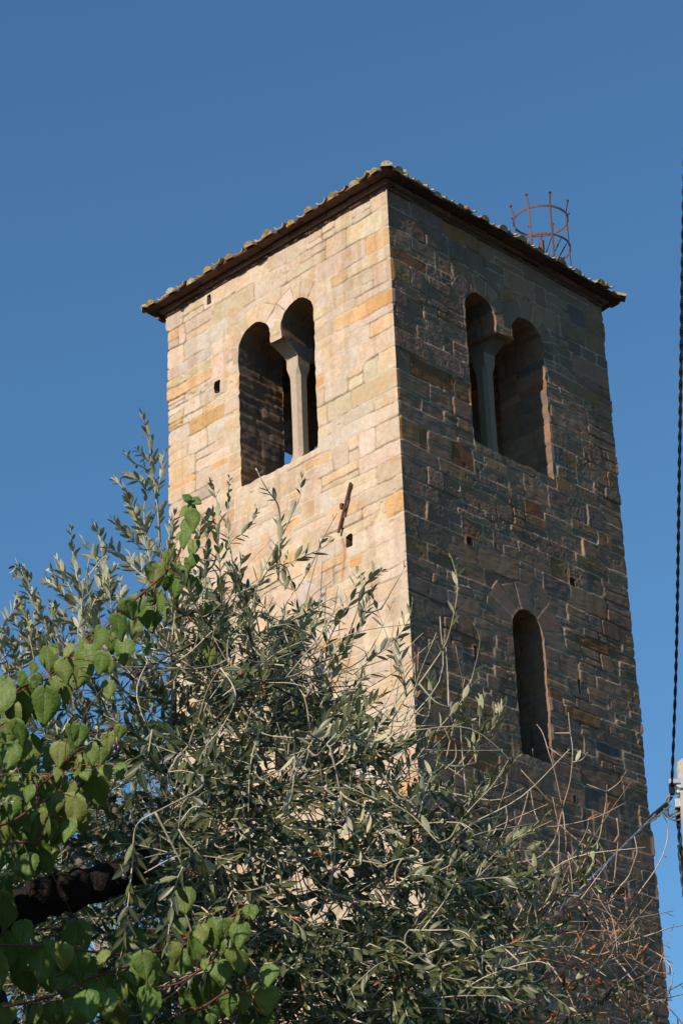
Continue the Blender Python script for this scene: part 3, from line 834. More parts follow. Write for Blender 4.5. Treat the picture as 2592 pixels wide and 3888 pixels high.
class Tree:
    def __init__(s): s.wood = MB(); s.twigs = MB(); s.dead = MB(); s.lv = Leaves(OLV); s.dl = Leaves(OLV, .5); s.anchor = []; s.fruit = []
    def branch(s, P, r0, r1, n=7, col=(.10, .085, .07), mb=None):
        P = smooth_path(P, 5); k = len(P)
        P = P + RNG.normal(size=P.shape) * r1 * .14
        R = np.linspace(r0, r1, k) * (1 + .045 * RNG.normal(size=k))
        (mb or s.wood).tube(P, R, n, col); s.anchor += list(P)
    def twig(s, P, r0=.0026, r1=.0011, leaf=(.046, .063), gap=.0215, start=.12, lw=.148, dead=0.0, col=None, dens=1.0, up_bias=.5, face=0.0):
        """a stem with leaves in opposite pairs"""
        P = smooth_path(P, 5) if len(P) > 2 else smooth_path(P, 6)
        k = len(P); seg = np.linalg.norm(np.diff(P, axis=0), axis=1); cum = np.concatenate([[0], np.cumsum(seg)]); L = cum[-1]
        col = np.array(col if col is not None else (.47, .41, .29)) * rnd.uniform(.7, 1.15)
        s.twigs.tube(P, np.linspace(r0, r1, k), 4, col)
        x = L * start; ph = rnd.random() * 6.28; i = 0
        while x < L:
            j = min(np.searchsorted(cum, x), k - 1); j = max(j, 1); t = (x - cum[j - 1]) / (seg[j - 1] + 1e-9)
            p = P[j - 1] + (P[j] - P[j - 1]) * t; d = unit(P[j] - P[j - 1])
            a = unit(np.cross(d, rv() * .4 + np.array([math.cos(ph), math.sin(ph), .3]))); 
            f = x / L; ls = rnd.uniform(*leaf) * (1.0 if f < .75 else 1.0 - 1.9 * (f - .75))
            for sg in (-1, 1):
                if rnd.random() > dens: continue
                op = rnd.uniform(.55, 1.05) * (1 - .35 * f)
                ld = unit(d * math.cos(op) + a * sg * math.sin(op) + UP * .12 * up_bias + rv() * .16)
                nn = unit(d * .9 - a * sg * .3 + UP * .75 + rv() * .45)
                if face < 0: nn = unit(nn * (1 + face) + (BACK * .85 - UP * .1 - RIGHT * .25 + rv() * .5) * face)
                if face > 0: nn = unit(nn * (1 - face) + (BACK * .8 + UP * .5 - RIGHT * .25 + rv() * .6) * face)
                if rnd.random() < dead: s.dl.add(p, unit(ld - UP * .35), nn, ls * rnd.uniform(.7, 1), ls * .07, rnd.uniform(-.1, .5))
                else: s.lv.add(p, ld, nn, ls, ls * lw * rnd.uniform(.85, 1.2), rnd.uniform(-.06, .2))
            if f > .0 and i % 2 == 0: ph += 1.57 + rnd.uniform(-.3, .3)
            x += gap * rnd.uniform(.75, 1.3); i += 1
        # end tuft
        d = unit(P[-1] - P[-2])
        if dens > .3:
            for _ in range(2):
                s.lv.add(P[-1], unit(d + rv() * .3), rv(), leaf[0] * rnd.uniform(.45, .75), leaf[0] * .07, .05)
    def connect(s, p, d):
        """thin stem from the nearest wood to the foot of a twig"""
        A = np.array(s.anchor); D = np.linalg.norm(A - p, axis=1) + .35 * np.maximum(0, (A - p) @ unit(d))
        q = A[np.argmin(D)]; dist = np.linalg.norm(q - p)
        if dist < .02: return
        mid = (p + q) / 2 + rv() * dist * .10 - unit(d) * dist * .12
        P = smooth_path([q, mid, p], 4)
        r = min(.0028 + dist * .006, .008)
        s.twigs.tube(P, np.linspace(r, .0024, len(P)), 5, np.array((.30, .26, .18)) * rnd.uniform(.6, 1.2))
        s.anchor += list(P[1:])
    def finish(s, root, smooth=True):
        s.wood.build('trunk', M_BARK, root, True)
        if s.twigs.n: s.twigs.build('twigs', M_TWIG, root, True)
        link_w('foliage', s.lv.mesh('foliage'), root, M_OLIVE)
        if s.dl.p: link_w('dry_leaves', s.dl.mesh('dry_leaves'), root, M_DEAD)

# pixel helpers for the measured shoots: crop (ox, oy, scale) of the full-size photo -> 1568-wide coordinates
def crop(ox, oy, sc, pts): return [((ox + x / sc) / 1.65306, (oy + y / sc) / 1.65306) for x, y in pts]
def path3(pts, d, wob=.05):
    d = d if isinstance(d, (list, tuple)) else (d, d); n = len(pts); ph = rnd.random() * 6
    return np.array([pt(x, y, d[0] + (d[1] - d[0]) * i / max(1, n - 1) + wob * math.sin(ph + i * 1.3)) for i, (x, y) in enumerate(pts)])

def profile(x):
    X = [-900, -300, 0, 150, 300, 400, 480, 560, 640, 720, 800, 880, 950, 1020, 1090, 1150, 1200, 1280, 1350, 1420, 1500]
    Y = [1500, 1560, 1600, 1530, 1400, 1330, 1300, 1330, 1370, 1440, 1520, 1590, 1680, 1740, 1800, 1900, 1990, 2060, 2110, 2190, 2300]
    return np.interp(x, X, Y)

def olive():
    base = pt(-330, 2400, 8.6); base[2] = 0
    root = empty('olive_tree', base, 'large silvery olive tree in front of the tower, full of bare twigs', 'tree')
    T = Tree()
    # trunk outside the left edge, the heavy limb that crosses the lower left corner
    T.branch([base, base + [.05, .05, 1.2], pt(-330, 2480, 8.6), pt(-170, 2230, 8.55), pt(0, 2125, 8.5)], .16, .070, 12, (.022, .018, .015))  # near-black bark here and on the limb: shade put into the colour
    T.branch([pt(-40, 2150, 8.5), pt(60, 2085, 8.5), pt(140, 2055, 8.5), pt(215, 2030, 8.55), pt(290, 2005, 8.6), pt(330, 1975, 8.7)], .068, .050, 12, (.022, .018, .015))
    T.branch([pt(300, 1995, 8.6), pt(345, 1955, 8.75), pt(370, 1915, 8.85)], .050, .036, 10, (.13, .105, .08))
    T.branch([pt(-100, 2200, 8.5), pt(-20, 2300, 8.4), pt(30, 2400, 8.4)], .05, .035, 9, (.06, .05, .042))
    for P, r0, r1 in (
        ([(320, 1985, 8.6), (400, 2040, 8.9), (500, 2100, 9.2), (620, 2150, 9.4)], .038, .018),
        ([(360, 1930, 8.8), (450, 1850, 9.1), (560, 1740, 9.3), (640, 1640, 9.4), (680, 1560, 9.5)], .034, .010),
        ([(450, 1850, 9.1), (600, 1830, 9.3), (760, 1780, 9.5), (880, 1740, 9.6), (960, 1700, 9.7)], .024, .008),
        ([(500, 2100, 9.2), (700, 2060, 9.4), (880, 1990, 9.5), (1010, 1920, 9.6), (1090, 1850, 9.6)], .026, .008),
        ([(620, 2150, 9.4), (820, 2180, 9.5), (1000, 2130, 9.5), (1150, 2080, 9.4), (1260, 2010, 9.4)], .022, .007),
        ([(620, 2150, 9.4), (760, 2280, 9.3), (950, 2360, 9.2), (1150, 2340, 9.1)], .020, .009),
        ([(360, 1930, 8.8), (380, 1780, 9.2), (400, 1600, 9.5), (395, 1450, 9.7), (400, 1320, 9.8)], .026, .007),
        ([(330, 1975, 8.7), (260, 1850, 9.4), (220, 1720, 9.9), (190, 1600, 10.1)], .022, .007),
        ([(215, 2030, 8.55), (130, 1900, 9.3), (60, 1780, 9.8), (10, 1660, 10.1)], .022, .007),
        ([(0, 2125, 8.5), (-90, 1950, 8.9), (-200, 1760, 9.2), (-260, 1600, 9.3)], .03, .008),
        ([(-170, 2230, 8.55), (-320, 2050, 8.1), (-420, 1850, 7.7), (-480, 1700, 7.5)], .04, .01),
        ([(-90, 1950, 8.9), (-180, 1600, 8.8), (-240, 1250, 8.7), (-290, 950, 8.7)], .03, .01),
        ([(400, 2040, 8.9), (470, 2160, 8.8), (560, 2290, 8.7), (640, 2380, 8.6)], .02, .008),
        # stems seen as long curved lines in the upper crown
        ([(370, 1440, 9.0), (440, 1405, 8.95), (530, 1405, 8.9), (570, 1450, 8.9), (590, 1520, 8.9), (620, 1570, 8.95), (700, 1610, 9.0)], .007, .004),
        ([(300, 1560, 8.9), (380, 1510, 8.9), (470, 1470, 8.9), (560, 1440, 8.95)], .006, .003),
        ([(500, 1650, 8.8), (570, 1580, 8.8), (680, 1545, 8.85), (790, 1500, 8.9)], .006, .003),
        ([(1270, 2010, 9.4), (1150, 1990, 9.3), (1080, 1960, 9.3), (1000, 1900, 9.3), (960, 1850, 9.4)], .008, .004),
    ):
        T.branch([pt(*q) for q in P], r0 * (.62 if r0 > .012 else 1), r1 * .8, 7, np.array((.10, .085, .065)) * rnd.uniform(.8, 1.3))
    # ---- random leafy twigs filling the crown
    seeds = []
    tries = 0
    while len(seeds) < 1180 and tries < 90000:
        tries += 1
        x = rnd.uniform(-60, 1330); y = rnd.uniform(1330, 2420)
        top = profile(x) + 60 + 90 * rnd.random() + (60 if 640 < x < 1050 else 0)
        if y < top: continue
        pr = .85
        if y < 1850: pr = .44
        elif 560 < x < 1050 and 1850 < y < 2120: pr = .42
        elif y > 2120: pr = 1
        if 560 < x < 760 and y > 2230: pr = .35
        if x < 380: pr = .34 if y < 2000 else .30
        if 380 <= x < 520: pr = .8
        if 780 < x < 1000 and y < 1850: pr = .40
        if x > 1050: pr = .30
        if x > 1180: pr = .12
        if rnd.random() > pr: continue
        d = rnd.uniform(8.1 if y > 1700 else 8.6, 10.2) if x > 380 else rnd.uniform(9.0, 10.6)
        seeds.append((x, y, d))
    seeds.sort(key=lambda q: np.min(np.linalg.norm(np.array(T.anchor[::3]) - pt(*q), axis=1)))
    for (x, y, d) in seeds:
        p = pt(x, y, d); low = (y - profile(x)) / 700
        v = unit(UP * rnd.uniform(.25, 1.2) * (1 - .9 * min(1, low)) + RIGHT * rnd.gauss(.12 if x > 600 else -.02, .45) + BACK * rnd.gauss(.1, .45) - UP * (.45 * low * rnd.random()))
        L = rnd.uniform(.16, .40) * (1.0 if low > .12 else .8)
        sag = rnd.uniform(.0, .12) * (1 if low < .3 else 1.6)
        P = [p, p + v * L * .35 + rv() * .015, p + v * L * .7 + rv() * .02 - UP * sag * .4 * L, p + v * L - UP * sag * L + rv() * .02]
        T.connect(p, v)
        dn = 1.0 if rnd.random() < .72 else rnd.uniform(.05, .5)
        T.twig(P, dens=dn, dead=.025 if rnd.random() < .75 else .14, gap=rnd.uniform(.019, .028), face=.9 * min(1, max(0, low * 2.2 - .15)) if low > .06 else -.15)
        T.anchor += P[:3]
    # slender pale shoots standing out of the top, left
    for _ in range(30):
        x = rnd.uniform(-40, 400); y = rnd.uniform(0, 150) + np.interp(x, [-40, 60, 170, 300, 400], [1500, 1440, 1420, 1330, 1230])
        p = pt(x, y, rnd.uniform(9.9, 10.6)); v = unit(UP + RIGHT * rnd.gauss(-.1, .3) + BACK * rnd.gauss(0, .3)); L = rnd.uniform(.16, .34)
        T.connect(p, v); T.twig([p, p + v * L * .5 + rv() * .012, p + v * L + rv() * .02], dens=rnd.uniform(.6, 1), leaf=(.046, .062), lw=.155, gap=.022, face=-.4)
    # bare interlacing twigs
    for _ in range(850):
        x = rnd.gauss(700, 300); y = rnd.uniform(1400, 2380)
        if y < profile(x) - 10 or not 300 < x < 1250: continue
        p = pt(x, y, rnd.uniform(8.5, 9.8)); v = unit(rv() + UP * .35 + RIGHT * .2); L = rnd.uniform(.15, .45); b = rv() * L * .2
        T.twigs.tube(smooth_path([p, p + v * L * .5 + b, p + v * L], 4), np.linspace(.0026, .0012, 9), 4, np.array((.50, .43, .31)) * rnd.uniform(.5, 1.15))
    # crown beyond the left edge and towards the viewer, which shades the lower left
    for _ in range(620):
        x = rnd.uniform(-900, -170); y = rnd.uniform(1250, 2500); d = rnd.uniform(7.4, 8.8)
        if y < 1990 + 1.13 * x: continue
        p = pt(x, y, d); v = unit(UP * .5 + rv()); L = rnd.uniform(.2, .4)
        T.twig([p, p + v * L * .5 + rv() * .02, p + v * L], gap=.024)
    for _ in range(330):                          # unseen higher crown, added to shade the lower olive leaves
        x = rnd.uniform(-470, -110); y = rnd.uniform(560, 1750); d = rnd.uniform(8.3, 9.15)
        if y < 1120 + 1.13 * (x + 50) or x > -270 + max(0, y - 1350) * .4: continue
        p = pt(x, y, d); v = unit(UP * .4 + rv()); L = rnd.uniform(.2, .4); T.connect(p, v) if _ % 4 == 0 else None
        T.twig([p, p + v * L * .5 + rv() * .02, p + v * L], gap=.022, lw=.16)
    for _ in range(34):
        p = pt(rnd.uniform(570, 740), rnd.uniform(1440, 1720), rnd.uniform(8.8, 9.8)); v = unit(UP * .6 + rv()); L = rnd.uniform(.16, .3)
        T.connect(p, v); T.twig([p, p + v * L * .5 + rv() * .02, p + v * L], gap=.023)
    # ---- measured shoots
    z1 = (0, 1500, 1.742); zb = (600, 1650, 2.412); zc = (700, 1700, 1.568); z5 = (1500, 1900, 1.436)
    def hero(cr, pts, d, r0=.0032, **k):
        P = path3(crop(*cr, pts), d, .03); T.connect(P[0], P[1] - P[0]) if k.pop('con', True) else None
        T.twig(P, r0=r0, **k)
    H = dict(dens=.95, gap=.021, leaf=(.045, .062), lw=.155, face=-.42)
    hero(z1, [(1060, 1000), (1050, 800), (1030, 650), (1000, 400), (975, 270), (945, 130)], 10.0, .0045, **{**H, 'dens': .75})
    hero(z1, [(1010, 960), (930, 870), (860, 700), (820, 620), (765, 565)], 10.0, **H)
    hero(z1, [(960, 930), (955, 760), (965, 610), (900, 560), (825, 525)], 10.05, **H)
    hero(z1, [(940, 1020), (860, 940), (800, 890), (750, 830)], 9.95, **H)
    hero(z1, [(980, 1220), (860, 1120), (770, 1040), (690, 970), (625, 865)], 9.95, **{**H, 'dens': .8})
    hero(z1, [(985, 500), (930, 470), (870, 440), (830, 380)], 10.0, **{**H, 'leaf': (.03, .045)})
    hero(z1, [(1005, 440), (960, 420), (905, 360)], 10.0, **{**H, 'leaf': (.03, .045)})
    hero(z1, [(1030, 720), (1060, 560), (1080, 440), (1090, 370)], 10.0, **{**H, 'leaf': (.035, .05)})
    hero(z1, [(560, 1600), (535, 1330), (500, 1150), (478, 990), (468, 880)], 10.3, .0045, **{**H, 'dens': .6})
    hero(z1, [(520, 1260), (600, 1180), (660, 1100), (700, 1065), (712, 1080)], 10.3, dens=0.0)
    hero(z1, [(430, 1260), (370, 1110), (360, 1060)], 10.3, dens=.1); hero(z1, [(420, 1220), (350, 1180), (305, 1160), (310, 1210)], 10.3, dens=.12)
    hero(z1, [(540, 1420), (450, 1370), (400, 1300), (350, 1250), (300, 1240)], 10.3, **H)
    hero(z1, [(590, 1480), (620, 1380), (680, 1270), (720, 1200), (760, 1135)], 10.2, **H)
    hero(z1, [(640, 1560), (650, 1420), (690, 1360), (740, 1300)], 10.2, **H)
    hero(z1, [(560, 1590), (500, 1520), (440, 1490), (405, 1450)], 10.2, **H)
    hero(z1, [(420, 1700), (330, 1550), (250, 1420), (180, 1290), (140, 1180), (110, 1125), (95, 1180)], 10.3, .004, **{**H, 'dens': .7})
    hero(z1, [(270, 1470), (230, 1350), (190, 1230), (150, 1140)], 10.35, **{**H, 'dens': .5})
    hero(z1, [(0, 1760), (120, 1640), (200, 1540), (270, 1420)], 10.3, **H)
    hero(z1, [(0, 1560), (60, 1470), (140, 1350)], 10.3, **H)
    hero(z1, [(230, 1760), (205, 1640), (190, 1560), (175, 1450)], 10.25, **H)
    hero(z1, [(330, 1760), (280, 1700), (200, 1640), (140, 1560), (90, 1500)], 10.25, **H)
    hero(z1, [(120, 1780), (90, 1700), (60, 1600), (20, 1560)], 10.3, **H); hero(z1, [(60, 1900), (50, 1850), (30, 1830)], 10.3, **H); hero(z1, [(170, 1880), (110, 1830), (70, 1800)], 10.3, **H)
    H2 = dict(dens=.9, gap=.024, leaf=(.048, .066), lw=.15, face=-.12)
    hero(zb, [(690, 1450), (690, 1250), (655, 1000), (635, 850), (640, 700), (645, 540), (655, 400)], 9.2, .0035, **{**H2, 'dens': .75, 'leaf': (.035, .05)})
    hero(zb, [(560, 900), (555, 760), (545, 640), (500, 480), (480, 430)], 9.25, **{**H2, 'leaf': (.04, .055)})
    hero(zb, [(600, 1130), (680, 970), (780, 900), (870, 780), (915, 700)], 9.2, **{**H2, 'leaf': (.035, .05)})
    hero(zb, [(1100, 1330), (1108, 1200), (1110, 1050), (1120, 900), (1130, 800)], 8.9, .0035, **H2)
    hero(zb, [(1120, 830), (1095, 640), (1010, 520), (940, 400), (910, 335)], 8.9, **{**H2, 'dens': .45, 'leaf': (.035, .05)})
    hero(zb, [(1125, 950), (1220, 740), (1290, 590), (1318, 410)], 8.9, **{**H2, 'dens': .35, 'dead': .5})
    hero(zb, [(1060, 1230), (1180, 1180), (1300, 1130), (1420, 1080), (1530, 1020), (1570, 990)], 8.9, **{**H2, 'dens': .5})
    hero(zb, [(1260, 1430), (1330, 1320), (1420, 1160), (1480, 1010), (1560, 860), (1640, 720)], 8.9, .0028, dens=.12, dead=.3, gap=.03)
    hero(zb, [(1110, 1180), (1180, 1230), (1230, 1380), (1280, 1500), (1330, 1600)], 8.85, dens=.3)
    hero(zb, [(880, 1400), (960, 1310), (1030, 1200), (1080, 1050)], 8.95, **H2); hero(zb, [(760, 1450), (740, 1330), (760, 1180), (775, 1120)], 9.0, **H2)
    hero(zb, [(430, 1400), (440, 1180), (450, 980), (455, 800), (455, 740)], 9.3, **{**H2, 'dead': .15}); hero(zb, [(330, 1100), (370, 950), (390, 820), (400, 740)], 9.3, **H2)
    hero(zb, [(100, 1500), (130, 1300), (110, 1100), (130, 900), (150, 740)], 9.4, **H2)
    hero(zc, [(820, 1230), (900, 1060), (960, 970), (1010, 860), (1030, 740)], 8.9, **{**H2, 'dens': .8})
    hero(zc, [(850, 1300), (960, 1180), (1040, 1080), (1085, 920), (1115, 850)], 8.9, **H2)
    hero(zc, [(1030, 960), (1060, 840), (1120, 760), (1170, 730)], 8.9, **H2)
    hero(zc, [(1000, 1350), (1120, 1250), (1230, 1170), (1300, 1080), (1345, 990), (1355, 920)], 8.9, **{**H2, 'dens': .6})
    hero(zc, [(1320, 1480), (1270, 1290), (1200, 1110), (1120, 890)], 8.9, dens=.4, gap=.03)
    hero(zc, [(1170, 960), (1260, 800), (1300, 730), (1320, 690)], 8.9, dens=.15, dead=1.0)
    hero(zc, [(720, 990), (800, 940), (850, 910), (880, 900)], 8.9, dens=.4, dead=.5)
    hero(zc, [(560, 1060), (650, 1020), (720, 980), (760, 930)], 8.85, **H2)
    hero(zc, [(900, 1500), (1010, 1430), (1080, 1360), (1180, 1330)], 8.8, **H2); hero(zc, [(800, 1560), (860, 1420), (900, 1300), (960, 1230)], 8.8, **H2)
    hero(z5, [(130, 1000), (200, 900), (275, 780), (315, 640), (338, 500), (335, 420), (308, 318)], 8.8, .0035, **{**H2, 'dens': .45, 'gap': .03})
    hero(z5, [(290, 1130), (285, 960), (275, 800)], 8.8, dens=.2, dead=1.0)
    hero(z5, [(270, 1440), (330, 1180), (390, 1050), (430, 920), (460, 760), (425, 670)], 8.9, .0032, dens=.35, dead=.35)
    hero(z5, [(60, 1060), (40, 930), (20, 840), (25, 770)], 8.9, **H2); hero(z5, [(110, 1120), (120, 960), (125, 830)], 8.9, dens=.35, dead=.5)
    hero(z5, [(180, 1180), (195, 1050), (180, 950)], 8.9, **H2)
    hero(z5, [(100, 1430), (200, 1290), (290, 1180), (370, 1080), (430, 990)], 8.9, **{**H2, 'dens': .7})
    hero(z5, [(440, 1430), (420, 1300), (380, 1180), (370, 1120)], 8.9, **H2); hero(z5, [(350, 1440), (450, 1310), (540, 1230), (580, 1130)], 8.9, **H2)
    hero(z5, [(460, 1330), (460, 1200), (470, 1090)], 8.9, **H2); hero(z5, [(540, 1270), (570, 1180), (590, 1120)], 8.9, **H2)
    # drooping twigs close to the viewer, lower left
    g = (0, 2500, 1.6944); HD = dict(face=.8, dens=1.0, gap=.030, leaf=(.060, .078), lw=.125, start=.02, up_bias=-.3)
    hero(g, [(1000, 990), (900, 1050), (865, 1130), (855, 1290), (840, 1450), (820, 1620), (800, 1800), (770, 1960), (755, 2010)], 7.6, **{**HD, 'start': .25})
    hero(g, [(1180, 1340), (1140, 1430), (1110, 1560), (1090, 1720), (1075, 1850)], 7.6, **HD)
    hero(g, [(980, 460), (950, 620), (900, 740), (870, 860), (850, 980)], 7.7, **{**HD, 'dens': .7})
    hero(g, [(1330, 960), (1240, 960), (1170, 1040), (1100, 1120)], 7.8, **{**HD, 'dens': .6})
    hero(g, [(1150, 1100), (1200, 1180), (1290, 1270), (1330, 1360), (1370, 1470)], 7.7, **HD)
    hero(g, [(1420, 60), (1500, 180), (1510, 280), (1430, 440), (1330, 560), (1280, 660)], 8.0, **{**HD, 'dens': .5})
    m7 = (800, 2700, 1.568)
    for pts in ([(290, 120), (240, 300), (225, 560), (235, 820), (270, 1090)], [(490, 120), (500, 300), (480, 500), (430, 620)], [(370, 150), (500, 160), (640, 165), (760, 120)],
                [(730, 60), (830, 150), (1000, 185), (1150, 190)], [(770, 480), (830, 700), (900, 840), (1010, 945)], [(1190, 1000), (1300, 970), (1400, 930), (1500, 870)],
                [(420, 1100), (410, 930), (370, 800)], [(720, 1060), (720, 900), (690, 720)], [(1000, 720), (1090, 800), (1180, 860)], [(900, 560), (980, 640), (1060, 750)]):
        hero(m7, pts, rnd.uniform(8.1, 8.5), dens=.55, gap=.028, leaf=(.05, .07), lw=.14, start=.05)
    # ---- dead twigs, right
    q = (1600, 2600, 1.5806); DC = (.40, .295, .215)
    def dead(pts, r0=.0028, dn=0.0, d=9.0, lv=1.0):
        P = path3(crop(*q, pts), d, .03); T.twig(P, r0=r0, r1=.0014, dens=dn, dead=lv, gap=.035, leaf=(.04, .06), col=DC)
    dead([(400, 1110), (480, 1085), (620, 1060), (720, 1025), (800, 920), (845, 740), (890, 580), (905, 400), (890, 280), (878, 165)], .0048)
    dead([(845, 740), (800, 530), (760, 400), (725, 290), (690, 238)], dn=.10); dead([(905, 465), (840, 430), (780, 390), (740, 360)])
    dead([(905, 465), (960, 450), (995, 405)], dn=.4, lv=0); dead([(890, 290), (845, 290), (800, 290)])
    dead([(400, 1000), (490, 1030), (510, 920), (560, 870), (600, 790), (640, 640), (668, 480), (665, 385)], .004); dead([(570, 860), (615, 880), (660, 855), (800, 850), (940, 825), (1060, 790), (1160, 740), (1225, 705)], dn=.06)
    dead([(845, 760), (855, 830), (865, 950), (860, 1010)]); dead([(845, 740), (760, 690), (650, 570), (580, 495)])
    dead([(930, 1160), (1000, 1010), (1060, 930), (1085, 810), (1105, 700), (1110, 600)], .0036, dn=.12); dead([(1110, 645), (1050, 620), (990, 597)], dn=.15); dead([(1105, 645), (1180, 590), (1225, 520)], lv=1)
    dead([(870, 1070), (940, 970), (990, 870), (1000, 800)]); dead([(560, 1400), (640, 1400), (760, 1310), (830, 1230), (930, 1160)], .006)
    dead([(460, 1160), (620, 1165), (750, 1140), (870, 1060), (1010, 1000)], .0045)
    dead([(760, 1260), (880, 1265), (1000, 1280), (1100, 1310), (1190, 1360), (1260, 1450), (1290, 1500)], .0045, dn=.08)
    dead([(1230, 1345), (1330, 1210), (1400, 1110), (1450, 1010), (1475, 900), (1465, 820), (1440, 775)], .0036, dn=.05); dead([(900, 1190), (1040, 1165), (1110, 1180), (1190, 1210), (1220, 1230), (1220, 1330)], dn=.2)
    dead([(1130, 1290), (1190, 1210), (1240, 1150), (1270, 1070), (1290, 1000), (1275, 910)], dn=.15); dead([(1180, 1560), (1290, 1525), (1400, 1490), (1480, 1460), (1590, 1440)], .0036)
    dead([(940, 1330), (1010, 1430), (1080, 1540), (1140, 1620)], .004); dead([(1170, 800), (1180, 900), (1165, 1060), (1150, 1200)], dn=.05)
    dead([(1310, 1570), (1370, 1590), (1450, 1640), (1500, 1710), (1490, 1830), (1440, 1920)], dn=.2); dead([(1140, 1620), (1200, 1690), (1270, 1780), (1340, 1880), (1430, 1890), (1500, 1895)], .004, dn=.3)
    dead([(1130, 1600), (1060, 1620), (920, 1605)], dn=.1); dead([(1140, 1620), (1170, 1500), (1120, 1450), (1050, 1290)], dn=.12); dead([(820, 1470), (930, 1480), (1060, 1530), (1150, 1560)], dn=.1)
    dead([(1140, 1620), (1050, 1720), (960, 1740)], dn=.1); dead([(1260, 1450), (1240, 1560), (1280, 1650), (1310, 1570)], dn=.2)
    dead([(1150, 1700), (1180, 1800), (1200, 1920), (1260, 2040)], .004, dn=.25); dead([(1430, 1890), (1500, 1960), (1568, 2040)], dn=.3); dead([(1270, 1780), (1300, 1900), (1360, 2000)], dn=.35)
    dead([(1140, 1620), (1250, 1640), (1400, 1720), (1490, 1730)], dn=.35); dead([(880, 1620), (1000, 1750), (1080, 1900), (1120, 2040)], .0045, dn=.05); dead([(700, 1600), (820, 1750), (900, 1900), (930, 2040)], .0045)
    dead([(1000, 1380), (1080, 1330), (1160, 1280), (1250, 1240)]); dead([(950, 1000), (1060, 1060), (1110, 1150), (1100, 1240)]); dead([(1000, 870), (1080, 980), (1110, 1110)])
    for pts, dn in (([(640, 1330), (700, 1200), (730, 1080)], .9), ([(740, 1310), (800, 1200), (830, 1090)], .9), ([(860, 1250), (930, 1120), (960, 1010), (985, 960)], 1), ([(950, 1180), (1010, 1100), (1045, 1000)], .9), ([(930, 1240), (990, 1200), (1050, 1220)], .9),
                    ([(520, 1410), (620, 1370), (740, 1300), (840, 1230)], .8), ([(640, 1580), (720, 1500), (800, 1450)], .9), ([(560, 1620), (700, 1590), (860, 1570), (960, 1600)], .8), ([(600, 1240), (680, 1120), (620, 1040)], .7),
                    ([(820, 1900), (880, 1800), (950, 1760)], .9), ([(850, 1980), (950, 1940), (1050, 1960)], .9)):
        P = path3(crop(*q, pts), 8.9, .04); T.twig(P, dens=dn, gap=.028, leaf=(.05, .068), lw=.14)
    for _ in range(150):
        x = rnd.uniform(1200, 1490); y = rnd.uniform(2050, 2350)
        if y < 2050 + (x - 1230) * .35 or x > 1430 and rnd.random() < .6: continue
        p = pt(x, y, rnd.uniform(8.8, 9.4)); T.dl.add(p, unit(rv() - UP * .6), rv(), rnd.uniform(.035, .055), .0048, rnd.uniform(-.2, .5))
    for _ in range(120):
        x = rnd.uniform(1120, 1500); y = rnd.uniform(1860, 2360)
        if y < 1860 + max(0, 1300 - x) * .5 or x > 1330 + (y - 1860) * .38: continue
        p = pt(x, y, rnd.uniform(8.7, 9.4)); v = unit(RIGHT * rnd.gauss(.45, .6) + UP * rnd.gauss(.3, .7) + BACK * rnd.gauss(0, .4)); L = rnd.uniform(.12, .34)
        T.twig([p, p + v * L * .5 + rv() * .012, p + v * L], r0=.0024, r1=.0012, dens=rnd.choice([0, 0, .12, .25]), dead=1.0, gap=.03, leaf=(.035, .055), col=rnd.choice([(.42, .33, .25), (.30, .19, .13), (.36, .25, .18)]))
    T.finish(root)
    # olives
    first = None
    spots = [crop(0, 2500, 1.6944, [(800, 1400)])[0] + (7.55,)] + [c + (7.9,) for c in crop(0, 2500, 1.6944, [(740, 570), (765, 580), (752, 605), (745, 600)])] + [c + (8.3,) for c in crop(800, 2700, 1.568, [(780, 660), (795, 650), (808, 680), (845, 705), (595, 785)])]
    for i, (x, y, d) in enumerate(spots):
        if first is None:
            mb = MB(); mb.ball((0, 0, 0), (.0085, .0085, .0125), (.030, .022, .032), 8); mb.tube([(0, 0, .012), (.004, 0, .03), (.012, 0, .045)], .0009, 4, (.3, .25, .08))
            first = mb.build('olive_fruit', M_FRUIT, root, True); o = first
        else:
            o = first.copy(); COL.objects.link(o); o.parent = root
        o.location = Vector(pt(x, y, d)) - Vector(root.location); o.rotation_euler = (rnd.uniform(-.5, .5), rnd.uniform(-.5, .5), rnd.uniform(0, 6))
M_FRUIT = attr_mat('olive_skin', .35, 60, .2, 200, .0, .2, .5)
olive()

def far_olive():
    base = pt(60, 2400, 15.5); base[2] = 0
    root = empty('olive_tree', base, 'smaller far olive tree whose pale leaves show against the sky behind the climber', 'tree')
    T = Tree()
    T.branch([base, base + [.1, 0, 1.5], pt(120, 2330, 15.4), pt(130, 2200, 15.3)], .16, .09, 10)
    for P in ([(130, 2200), (60, 2000), (20, 1800), (-40, 1650)], [(130, 2200), (180, 1980), (220, 1800), (260, 1650)], [(130, 2200), (260, 2080), (360, 1950), (420, 1800)], [(130, 2200), (20, 2150), (-120, 2020), (-220, 1900)]):
        T.branch([pt(x, y, 15.2 + .3 * rnd.random()) for x, y in P], .05, .014)
    n = 0
    while n < 420:
        x = rnd.uniform(-300, 480); y = rnd.uniform(1640, 2420)
        if y < 1690 + .0008 * (x - 100) ** 2: continue
        n += 1
        p = pt(x, y, rnd.uniform(14.6, 16)); v = unit(UP * .7 + rv() * .8); L = rnd.uniform(.22, .42)
        T.connect(p, v); T.twig([p, p + v * L * .5 + rv() * .03, p + v * L], r0=.003, leaf=(.05, .068), gap=.026, lw=.15)
    T.finish(root)
far_olive()

